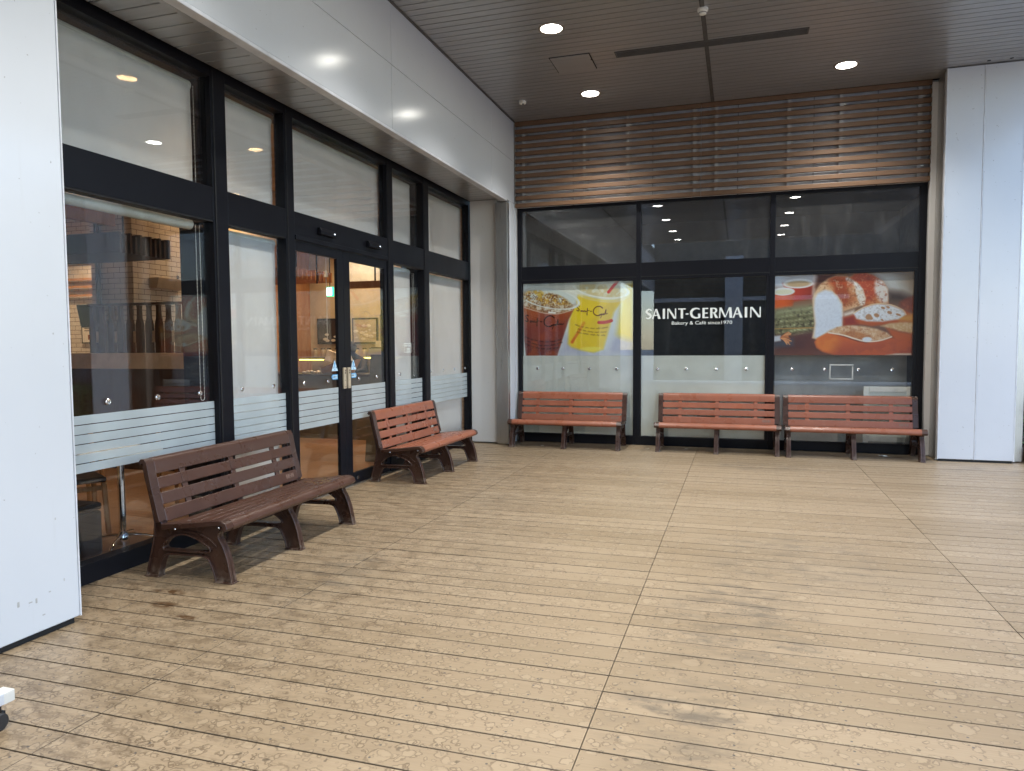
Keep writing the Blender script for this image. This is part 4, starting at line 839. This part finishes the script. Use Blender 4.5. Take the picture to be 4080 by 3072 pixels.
SEAT = smooth_path([(.540, .368), (.42, .380), (.29, .393), (.15, .411), (.07, .420), (.028, .415), (.004, .395), (-.006, .372), (.004, .352), (.022, .343)], 6)
def sub(path, a, b, n=9):
    P = [Vector(p) for p in path]; L = [0.0]
    for p, q in zip(P[:-1], P[1:]): L.append(L[-1] + (q - p).length)
    out = []
    for i in range(n + 1):
        t = a + (b - a) * i / n; t = min(max(t, 0), L[-1])
        for j in range(len(L) - 1):
            if t <= L[j + 1] + 1e-9: f = (t - L[j]) / max(1e-9, L[j + 1] - L[j]); out.append(tuple(P[j].lerp(P[j + 1], f))); break
    return out
def plen(path): return sum((Vector(b) - Vector(a)).length for a, b in zip(path[:-1], path[1:]))
def zlen(z):                                   # arc length along the back where height z is reached
    l = 0
    for a, b in zip(BACK[:-1], BACK[1:]):
        if b[1] >= z: return l + (Vector(b) - Vector(a)).length * (z - a[1]) / (b[1] - a[1])
        l += (Vector(b) - Vector(a)).length
LB, LS = plen(BACK), plen(SEAT)
def strip(path, th, x0, x1): pl_ = strip_poly(path, th); return MB().prism([(p[0] * VS, p[1]) for p in pl_], lambda p, t: (x0 + (x1 - x0) * t, p[0], p[1]))
def make_bench(label, slat, group='slatted benches under the canopy'):
    b = empty('bench', label, 'bench', group=group)
    for x in (-.80, .80): frame_mesh(x).build('end_frame', 'brown', b, bevel=.0025, smooth=True)
    frame_mesh(0.0).build('middle_leg', 'brown', b, bevel=.0025, smooth=True)
    for s_ in (-1, 1):
        strip(sub(BACK, .012, LB, 16), -.030, s_ * .782, s_ * .852).build('back_cap', 'brown', b, bevel=.006, smooth=True)
        strip(sub(SEAT, .0, LS, 16), .034, s_ * .782, s_ * .852).build('seat_cap', 'brown', b, bevel=.006, smooth=True)
        for v, z in ((.42, .345), (.06, .375)): MB().ball((s_ * .810, v * VS, z), .009, 6).build('bolt', 'chrome', b, smooth=True) if False else MB().ball((s_ * .852, v * VS, z), .008, 6).build('bolt', 'chrome', b, smooth=True)
    ed = [(.372, .462), (.486, .566), (.590, .668)]
    bl = [(zlen(a), zlen(c)) for a, c in ed] + [(zlen(.692), LB)]
    for a, c in bl: strip(sub(BACK, a + .0001, c, 12), -.022, -.784, .784).build('back_slat', slat, b, bevel=.005, smooth=True)
    for x in (-.535, -.01, .525):
        strip([(p[0] + .006, p[1]) for p in sub(BACK, .02, zlen(.74), 12)], -.016, x - .026, x + .026).build('back_rib', slat, b, bevel=.002, smooth=True)
        strip([(p[0] - .0035, p[1]) for p in sub(BACK, zlen(.60), zlen(.665), 5)], -.005, x - .03, x + .03).build('back_rib', slat, b, bevel=.0015, smooth=True)
    cuts = [.045, .150, .165, .262, .277, .374, .389, .470, .484, LS]
    for i in range(0, 10, 2): strip(sub(SEAT, cuts[i], cuts[i + 1], 12), .024, -.784, .784).build('seat_slat', slat, b, bevel=.004, smooth=True)
    for x in (-.535, .525): strip([(p[0], p[1] - .012) for p in sub(SEAT, .04, LS - .09, 12)], .016, x - .026, x + .026).build('seat_rib', slat, b, bevel=.002, smooth=True)
    q = sub(BACK, zlen(.405), zlen(.44), 2); d_ = MB()
    for xa, xb in ((.62, .635), (.645, .66), (.668, .674), (.69, .705), (.715, .728)): d_.prism([((q[0][0] - .002) * VS, q[0][1]), ((q[2][0] - .002) * VS, q[2][1]), ((q[2][0] + .001) * VS, q[2][1]), ((q[0][0] + .001) * VS, q[0][1])], lambda p, t: (xa + (xb - xa) * t, p[0], p[1]))
    d_.box(.615, .73, (q[1][0] - .0022) * VS, (q[1][0]) * VS, q[1][1] - .002, q[1][1] + .002)
    d_.build('worn_sticker', 'worn', b)
    return b
b1 = make_bench('dark brown bench nearest the viewer, in front of the big left window', 'brown_slat')
b1.location = (-3.155, 4.675, 0); b1.rotation_euler.z = R(91.2)
b2 = make_bench('terracotta slatted bench with brown ends beside the sliding doors', 'orange')
b2.location = (-3.31, 8.10, 0); b2.rotation_euler.z = R(89.2)
for (x, y, r_, lab) in ((-2.455, 10.262, .2, 'terracotta bench under the iced drinks poster, left end of the back row'), (-.295, 10.335, -.2, 'terracotta bench under the white shop lettering, middle of the back row'), (1.447, 10.285, -.3, 'terracotta bench under the bread poster next to the white column')):
    c = copy_tree(b2); c.location = (x, y, 0); c.rotation_euler.z = R(r_); c['label'] = lab

# ------------------------------------------------------------------ rolling stand (its end enters the picture at the lower left) and litter
rk = empty('rolling_stand', 'white metal stand base on black casters at the lower left corner', 'stand', (-2.86, 1.7, 0), ab=True)
MB().box(-2.893, -2.831, 1.05, 2.145, .100, .147).build('base_bar', 'rackwhite', rk, bevel=.004)
MB().box(-2.8935, -2.8302, 2.10, 2.147, .0995, .1475).build('end_cap', 'plastic', rk, bevel=.003)
MB().box(-2.885, -2.842, 1.30, 1.343, .147, 1.6).build('post', 'rackwhite', rk, bevel=.004)
MB().cyl((-2.862, 2.06, .147), (-2.862, 2.06, .155), .006).build('bolt', 'chrome', rk)
MB().box(-3.4, -2.893, 1.29, 1.35, .102, .145).build('cross_bar', 'rackwhite', rk, bevel=.004)
for y in (2.09, 1.15):
    c = MB(); c.cyl((-2.863, y, .05), (-2.863, y, .100), .018); c.box(-2.876, -2.850, y - .03, y + .03, .03, .066)
    c = c.build('caster', 'gasket', rk, bevel=.003)
    for s_ in (-1, 1): MB().cyl((-2.863 + s_ * .014, y - .008, .036), (-2.863 + s_ * .036, y - .008, .036), .0355, n=28).build('wheel', 'rubber', c, bevel=.006, smooth=True)
def scrap(x, y, s_, label, rot=0):
    g = MB(); n = 5
    for i in range(n):
        for j in range(n): g.v.append(((i / 4 - .5) * s_ * 1.6, (j / 4 - .5) * s_, .006 + random.random() * s_ * .22))
    for i in range(n - 1):
        for j in range(n - 1): g.f.append((i * n + j, (i + 1) * n + j, (i + 1) * n + j + 1, i * n + j + 1))
    o = g.build('paper_scrap', 'plastic', smooth=True); s2 = o.modifiers.new('s', 'SOLIDIFY'); s2.thickness = .002; o.location = (x, y, 0); o.rotation_euler.z = rot; tag(o, label, 'litter')
scrap(1.86, 10.72, .07, 'crumpled pale paper under the right end bench', .2); scrap(-2.83, 10.50, .03, 'tiny white scrap under the left end of the back row'); scrap(-1.26, 10.55, .03, 'tiny white scrap on the deck between the left and middle back benches', .5); scrap(-.72, 10.7, .035, 'tiny white scrap by the sill behind the middle back bench', 1)

# ================================================================== CAFE INTERIOR, seen through the glass
cr = empty('cafe_room', 'warm lit cafe interior behind the left storefront', 'room', (-7.5, 8, 0), ab=True)
q = MB(); q.box(-11.2, -11.1, 2.6, 9.3, 0, 3.75); q.box(-11.1, -4.2, 2.6, 2.7, 0, 3.75); q.box(-7.95, -4.2, 12.1, 12.2, 0, 3.75); q.box(-4.3, -4.2, 11.25, 12.1, 0, 3.75); q.build('cream_wall', 'cafe_wall', cr)
MB().box(-7.95, -7.85, 9.2, 12.1, 0, 3.75).build('wood_wall', 'cafe_brown', cr)
MB().box(-11.1, -7.85, 9.2, 9.3, 0, 3.75).build('tiled_wall', 'brick', cr)
MB().box(-11.2, -4.16, 2.6, 12.2, 3.75, 3.80).build('room_ceiling', 'cafe_ceiling', cr)
MB().box(-7.30, -7.22, 2.7, 7.0, 3.0, 3.75).build('bulkhead', 'cafe_brown', cr); MB().box(-7.22, -4.9, 9.0, 9.08, 3.0, 3.75).build('bulkhead', 'cafe_wall', cr)
MB().box(-7.2, -6.1, 12.06, 12.1, 2.72, 3.15).build('pale_panel', 'plastic', cr)
MB().box(-4.75, -4.17, 10.78, 11.2, 0, 3.75).build('brick_pier', 'brick', cr)
bc = empty('brick_column', 'white glazed brick column inside the cafe behind the left window', 'column', (-7.9, 8, 0), ab=True)
MB().box(-8.28, -7.58, 7.6, 8.5, 0, 3.75).build('shaft', 'brick', bc)
q = MB(); q.cyl((-8.16, 7.57, 0), (-8.16, 7.57, 3.7), .016); q.cyl((-8.11, 7.57, 0), (-8.11, 7.57, 3.7), .016); q.build('pipe', 'greywood', bc)
ef = empty('wall_lantern', 'beige wedge shaped light fitting on the brick column', 'light fitting', (-7.55, 8.1, 2.4), ab=True)
MB().prism([(-7.575, 2.47), (-7.40, 2.47), (-7.44, 2.33), (-7.575, 2.33)], lambda p, t: (p[0], 7.85 + .55 * t, p[1])).build('housing', 'beige', ef, bevel=.006)
MB().cyl((-7.5, 8.3, 2.47), (-7.5, 8.3, 2.53), .02).build('lamp_head', 'chrome', ef)
q = MB()
for z in (2.36, 2.50, 2.62): q.box(-11.1, -8.3, 9.13, 9.17, z, z + .035)
q.build('wall_rail', 'cafe_brown', cr); MB().box(-11.1, -8.3, 9.10, 9.2, 2.95, 3.1).build('wall_rail', 'beige', cr)
pt = empty('bottle_screen', 'dark wood screen with bottle shaped cut-outs on a beige partition', 'screen', (-7.0, 7.2, 0), ab=True)
MB().box(-8.9, -5.9, 7.15, 7.35, 1.27, 1.465).build('beige_ledge', 'beige', pt, bevel=.004); MB().box(-8.9, -5.9, 7.17, 7.33, 0, 1.27).build('base_wall', 'espresso', pt)
MB().box(-7.94, -5.9, 7.2, 7.27, 2.06, 2.09).build('top_rail', 'espresso', pt)
x = -7.93; i = 0
bot = [(-.042, 0), (.042, 0), (.042, .30), (.040, .36), (.02, .43), (.016, .56), (.022, .59), (-.022, .59), (-.016, .56), (-.02, .43), (-.040, .36), (-.042, .30)]
while x < -5.95:
    MB().prism([(x + .062 + p[0] * -1.12, 1.466 + p[1]) for p in bot], lambda p, t: (p[0], 7.2 + .05 * t, p[1])).build('slat', 'espresso', pt)
    if i % 2 == 0: MB().box(x + .10, x + .165, 7.215, 7.235, 1.60, 1.74).build('block', 'beige', pt)
    x += .148; i += 1
def louver_canopy(label, x0, x1, y0, n, dy, z0, z1, mat):
    c = empty('hanging_louver', label, 'louver canopy', ((x0 + x1) / 2, y0, z0), group='hanging louver canopies in the cafe', ab=True); g = MB()
    for k_ in range(n): g.box(x0, x1, y0 + k_ * dy, y0 + k_ * dy + .028, z0, z1 - (.03 if k_ % 2 else 0))
    g.build('louver_board', mat, c)
    for xx in (x1 - .35, x1 - 1.3): MB().cyl((xx, y0 + n * dy / 2, z1), (xx, y0 + n * dy / 2, 3.75), .012).build('hanger_rod', 'frame', c)
louver_canopy('dark louver boards hanging above the bottle screen', -9.6, -6.6, 6.45, 11, .072, 2.60, 2.83, 'espresso'); louver_canopy('brown louver boards hanging above the serving counter', -7.8, -5.9, 8.8, 9, .11, 2.49, 2.64, 'cafe_brown'); louver_canopy('short orange beam hanging at the right of the serving counter', -5.5, -4.62, 9.2, 2, .12, 2.36, 2.45, 'cafe_brown')
tv = empty('television', 'black television tilted above the cafe partition', 'television', (-8.2, 7.45, 1.8), ab=True)
MB().prism([(-8.36, 2.10), (-7.96, 2.10), (-7.96, 1.80), (-8.29, 1.80)], lambda p, t: (p[0], 7.42 + .04 * t, p[1])).build('screen', 'screen', tv)
mn = empty('menu_board', 'framed menu poster on the tiled cafe wall below the television', 'poster', (-10.05, 9.17, 1.6), ab=True)
MB().box(-10.24, -9.80, 9.165, 9.20, 1.60, 2.08).build('frame', 'gasket', mn); MB().box(-10.215, -9.825, 9.160, 9.165, 1.62, 2.06).build('sheet', 'paper', mn)
q = MB(); [q.box(-10.1 + .085 * i_, -10.04 + .085 * i_, 9.157, 9.160, 1.66, 1.74) for i_ in range(3)]; q.build('pictures', 'orange', mn); q = MB(); [q.box(-10.17, -9.87 - .03 * (i_ % 2), 9.157, 9.160, 1.80 + .04 * i_, 1.812 + .04 * i_) for i_ in range(5)]; q.build('print_lines', 'ink', mn)
def frame_pic(label, x0, x1, z0, z1, kind):
    f = empty('picture', label, 'picture', ((x0 + x1) / 2, 12.05, z0), group='framed pictures on the cafe wall', ab=True)
    MB().box(x0, x1, 12.06, 12.098, z0, z1).build('frame', 'gasket', f, bevel=.003); MB().box(x0 + .03, x1 - .03, 12.055, 12.062, z0 + .03, z1 - .03).build('print', 'beige' if kind else 'espresso', f)
    q = MB()
    for i_ in range(14): a = random.random(); q.ball((x0 + .05 + (x1 - x0 - .1) * a, 12.052, z0 + .06 + random.random() * (z1 - z0) * (.35 if not kind else .6)), .018 + .02 * random.random(), 5, (1.5, .1, .8))
    q.build('print_shapes', 'paper', f)
frame_pic('dark framed picture on the cafe wall seen through the left door', -7.68, -6.98, 1.57, 2.05, 0); frame_pic('pale framed picture on the cafe wall seen through the right door', -6.93, -6.40, 1.57, 2.05, 1)
ws = empty('wall_sign', 'dark green board with pale shop lettering at the right of the cafe wall', 'sign', (-6.0, 12.07, 1.5), ab=True)
MB().box(-6.35, -4.9, 12.06, 12.098, 1.45, 2.1).build('board', 'greywood', ws); text('lettering', 'SAINT-GERMAIN', .085, 'whiteink', ws, (-5.86, 12.058, 1.79), (R(90), 0, 0), width=.72)
ex = empty('exit_sign', 'green running man exit sign glowing inside the cafe', 'exit sign', (-6.74, 11, 2.4), ab=True)
MB().box(-6.80, -6.67, 10.98, 11.02, 2.385, 2.545).build('housing', 'exit_g', ex); MB().box(-6.785, -6.685, 10.975, 10.98, 2.40, 2.53).build('panel', 'exit_w', ex)
q = MB(); q.ball((-6.735, 10.972, 2.51), .011, 6, (1, .2, 1))
for a, b, r_ in (((-6.737, 2.497), (-6.742, 2.455), .011), ((-6.742, 2.455), (-6.715, 2.43), .007), ((-6.715, 2.43), (-6.712, 2.408), .006), ((-6.742, 2.455), (-6.765, 2.42), .007), ((-6.737, 2.49), (-6.765, 2.475), .005), ((-6.737, 2.49), (-6.705, 2.47), .005)): q.cyl((a[0], 10.973, a[1]), (b[0], 10.973, b[1]), r_, n=6)
q.build('running_figure', 'exit_g', ex); MB().cyl((-6.735, 11.0, 2.545), (-6.735, 11.0, 3.75), .008).build('hanger', 'frame', ex)
ct = empty('serving_counter', 'grey green serving counter inside the cafe behind the sliding doors', 'counter', (-6.5, 10.6, 0), ab=True)
MB().box(-7.8, -4.9, 10.40, 11.0, .004, 1.04).build('cabinet', 'greywood', ct); MB().box(-7.84, -4.9, 10.36, 11.02, 1.04, 1.075).build('worktop', 'espresso', ct)
bk = empty('shelf', 'wall shelf with a glowing yellow edge strip behind the counter', 'shelf', (-6.4, 11.7, 1.3), ab=True)
MB().box(-7.7, -4.9, 11.5, 12.06, 1.29, 1.315).build('board', 'espresso', bk); MB().box(-6.72, -5.5, 11.485, 11.499, 1.305, 1.325).build('light_strip', 'led', bk); MB().box(-7.7, -7.2, 11.485, 11.499, 1.275, 1.290).build('light_strip', 'led', bk)
ba = empty('wicker_basket', 'brown wicker basket heaped with bagged bread on the counter', 'basket', (-6.3, 10.6, 1.075), ab=True)
MB().prism([(-6.58, 1.0755), (-6.18, 1.0755), (-6.12, 1.30), (-6.40, 1.25), (-6.62, 1.16)], lambda p, t: (p[0], 10.45 + .3 * t, p[1])).build('body', 'basket', ba, bevel=.01)
for x, z, s_, r_ in ((-6.50, 1.36, .08, .3), (-6.36, 1.36, .06, -.2), (-6.26, 1.39, .07, .5), (-6.18, 1.33, .06, -.4)):
    o = MB().box(-s_, s_, -.03, .03, -s_ * 1.1, s_ * 1.1); o = o.build('paper_bag', 'paper'); o.data.transform(Matrix.Translation(Vector((x, 10.6, z)) - ba.location) @ Matrix.Rotation(r_, 4, 'Y')); o.parent = ba
for i_ in range(9): tag(MB().ball((-6.95 + .045 * i_ + random.uniform(-.01, .01), 10.50 + .04 * (i_ % 3), 1.098 + .012 * (i_ % 2)), .026, 7, (1.2, 1, .8)).build('wrapped_roll', 'paper', smooth=True), 'small wrapped bread roll on the counter left of the wicker basket', 'bread roll', 'wrapped rolls on the counter')
jr = empty('jar', 'glass jar with a dark lid in the row on the cafe wall shelf', 'jar', (-7.55, 11.78, 1.316), group='jars on the cafe wall shelf')
MB().lathe([(.045, 0), (.05, .01), (.05, .13), (.036, .15)], n=16).build('body', 'beige', jr, smooth=True); MB().lathe([(.038, .15), (.038, .175)], n=16).build('lid', 'gasket', jr)
for i_ in range(1, 12):
    if i_ in (9, 10): continue
    c = copy_tree(jr); c.location = (-7.55 + .145 * i_, 11.78 + .03 * (i_ % 2), 1.316)
tl = empty('till', 'dark till screen on the serving counter behind the right sliding door', 'till', (-5.55, 10.7, 1.076), ab=True)
MB().prism([(10.60, 1.10), (10.62, 1.10), (10.70, 1.34), (10.68, 1.34)], lambda p, t: (-5.72 + .34 * t, p[0], p[1])).build('screen', 'screen', tl); MB().box(-5.68, -5.42, 10.60, 10.80, 1.076, 1.10).build('foot', 'gasket', tl)
nb = empty('notice_stand', 'small white notice stand on the counter behind the left sliding door', 'notice', (-7.0, 10.6, 1.076), ab=True)
MB().prism([(10.58, 1.076), (10.60, 1.076), (10.64, 1.36), (10.63, 1.36)], lambda p, t: (-7.42 + .22 * t, p[0], p[1])).build('card', 'paper', nb)
bt = empty('paper_carrier', 'tall narrow paper carrier bag standing on the wall shelf', 'bag', (-6.12, 11.6, 1.33), ab=True); MB().prism([(-6.19, 1.316), (-6.05, 1.316), (-6.07, 1.62), (-6.17, 1.62)], lambda p, t: (p[0], 11.55 + .1 * t, p[1])).build('bag_body', 'paper', bt)
pc = empty('pull_cord', 'thin hanging cord with a small white cone inside the left door', 'cord', (-4.95, 8, 2.4), ab=True)
MB().cyl((-4.95, 8, 1.62), (-4.95, 8, 3.7), .004, n=6).build('cord', 'plastic', pc); MB().lathe([(.028, 2.40), (.010, 2.48)], (-4.95, 8, 0), 12).build('cone', 'plastic', pc)
sb = empty('sign_easel', 'grey easel board leaning just inside the right sliding door', 'easel', (-4.5, 8.5, 0), ab=True)
MB().prism([(-4.72, .004), (-4.30, .004), (-4.36, 1.52), (-4.60, 1.52)], lambda p, t: (p[0], 8.48 + .03 * t, p[1])).build('board', 'greywood', sb, bevel=.003); MB().prism([(-5.1, .8), (-5.04, .8), (-4.72, 1.36), (-4.78, 1.36)], lambda p, t: (p[0], 8.40 + .03 * t, p[1])).build('wooden_arm', 'cafe_brown', sb); MB().box(-4.63, -4.33, 8.465, 8.48, 1.42, 1.5).build('label_strip', 'paper', sb)

# person bending behind the counter, mostly the dark head in view
pe = bpy.data.meshes.new('person'); JT = [(-6.28, 11.25, .95, .13), (-6.30, 11.20, 1.15, .14), (-6.33, 11.12, 1.30, .15), (-6.35, 11.05, 1.37, .06), (-6.36, 10.98, 1.42, .075), (-6.36, 10.95, 1.52, .085), (-6.50, 11.12, 1.28, .05), (-6.56, 10.98, 1.12, .042), (-6.50, 10.84, 1.10, .032), (-6.16, 11.12, 1.28, .05), (-6.12, 10.98, 1.12, .042), (-6.18, 10.84, 1.10, .032), (-6.36, 11.28, .5, .075), (-6.36, 11.26, .06, .05), (-6.20, 11.28, .5, .075), (-6.20, 11.26, .06, .05)]
pe.from_pydata([j[:3] for j in JT], [(0, 1), (1, 2), (2, 3), (3, 4), (4, 5), (2, 6), (6, 7), (7, 8), (2, 9), (9, 10), (10, 11), (0, 12), (12, 13), (0, 14), (14, 15)], [])
po_ = bpy.data.objects.new('person', pe); COL.objects.link(po_); sk = po_.modifiers.new('skin', 'SKIN'); po_.modifiers.new('sub', 'SUBSURF').levels = 1; po_.modifiers['sub'].render_levels = 2
for v, j in zip(pe.skin_vertices[0].data, JT): v.radius = (j[3], j[3])
pe.skin_vertices[0].data[0].use_root = True; pe.materials.append(MT['apron']); tag(po_, 'person in dark clothes bending over behind the cafe counter, dark hair in view', 'person')
hr = MB().ball((-6.365, 10.985, 1.50), .125, 10, (.95, 1.05, .95)); hr.ball((-6.45, 10.97, 1.42), .075, 8); hr = hr.build('hair', 'hair', smooth=True); hr.parent = po_

# tables and chairs by the big left window
tb = empty('cafe_table', 'small round cafe table on a chrome pedestal behind the near bench', 'table', (-4.60, 4.42, 0))
MB().lathe([(.30, .715), (.302, .73), (.298, .745)], n=40).build('tabletop', 'plastic', tb); MB().cyl((0, 0, .05), (0, 0, .715), .027, n=24).build('pedestal', 'chrome', tb, smooth=True)
q = MB()
for k_ in range(4): a = k_ * math.pi / 2 + .5; q.tube(smooth_path([(0, 0, .075), (.12 * math.cos(a), .12 * math.sin(a), .07), (.24 * math.cos(a), .24 * math.sin(a), .045), (.29 * math.cos(a), .29 * math.sin(a), .02)], 4), .012)
q.lathe([(.045, .004), (.05, .06), (.03, .10)], n=20); q.build('foot_cross', 'chrome', tb, smooth=True)
st = empty('block_stool', 'black vinyl block stool low beside the left pillar', 'stool', (-4.62, 3.93, .004)); MB().box(-.2, .2, -.14, .14, .03, .36).build('body', 'leather', st, bevel=.02); MB().box(-.205, .205, -.145, .145, .36, .42).build('cushion', 'leather', st, bevel=.025)
ch = empty('cafe_chair', '', 'chair', group='oak chairs in the cafe')
for x, y, zt in ((-.19, -.19, .43), (.19, -.19, .43), (-.19, .19, .82), (.19, .19, .82)): MB().prism([(-.018, -.018), (.018, -.018), (.018, .018), (-.018, .018)], lambda p, t: (x * (1.1 - .1 * t) + p[0], y * (1.1 - .1 * t) + p[1], .004 + zt * t)).build('leg', 'chair_wood', ch, bevel=.004)
MB().box(-.21, .21, -.21, .21, .435, .48).build('seat', 'leather', ch, bevel=.015); MB().box(-.17, .17, .18, .20, .62, .80).build('backrest', 'leather', ch, bevel=.01)
MB().box(-.17, .17, -.20, -.18, .37, .41).build('rail', 'chair_wood', ch)
ch.location = (-5.25, 4.55, 0); ch.rotation_euler.z = R(60); ch['label'] = 'oak cafe chair with a black seat beside the chrome pedestal table'
for x, y, r_, l_ in ((-5.0, 5.6, 200, 'oak cafe chair behind the far end of the dark brown bench'), (-6.1, 5.3, 120, 'oak cafe chair farther into the cafe beneath the bottle screen')):
    c = copy_tree(ch); c.location = (x, y, 0); c.rotation_euler.z = R(r_); c['label'] = l_

# warm lamps in the cafe ceiling
def cafe_lamp(x, y, e, label, col=(1, .71, .44)):
    c = empty('cafe_downlight', label, 'downlight', (x, y, 3.745), group='warm downlights in the cafe ceiling')
    MB().lathe([(.075, 0), (.085, -.008), (.095, .002)], n=24, close=False).build('trim_ring', 'trim', c); MB().lathe([(.074, -.004), (.074, -.001)], n=24).build('lamp_disc', 'lamp_warm', c)
    l_ = bpy.data.lights.new('cafe_lamp', 'SPOT'); l_.energy = e * .17; l_.color = col; l_.spot_size = R(130); l_.spot_blend = .9; l_.shadow_soft_size = .06
    o = bpy.data.objects.new('cafe_lamp', l_); COL.objects.link(o); o.parent = c; o.location = (0, 0, -.05)
for x, y, e, l_ in ((-4.81, 4.83, 130, 'warm cafe downlight glowing through the big upper blind'), (-8.9, 6.0, 170, 'warm cafe downlight above the television'), (-7.0, 8.9, 120, 'warm cafe downlight beside the brick column'), (-9.6, 8.3, 330, 'warm cafe downlight in front of the tiled wall'), (-5.2, 7.0, 150, 'warm cafe downlight just inside the sliding doors'), (-6.3, 9.9, 240, 'warm cafe downlight over the front of the counter'), (-6.6, 11.4, 240, 'warm cafe downlight over the wall shelf'), (-5.3, 9.6, 150, 'warm cafe downlight near the easel board')):
    cafe_lamp(x, y, e, l_)
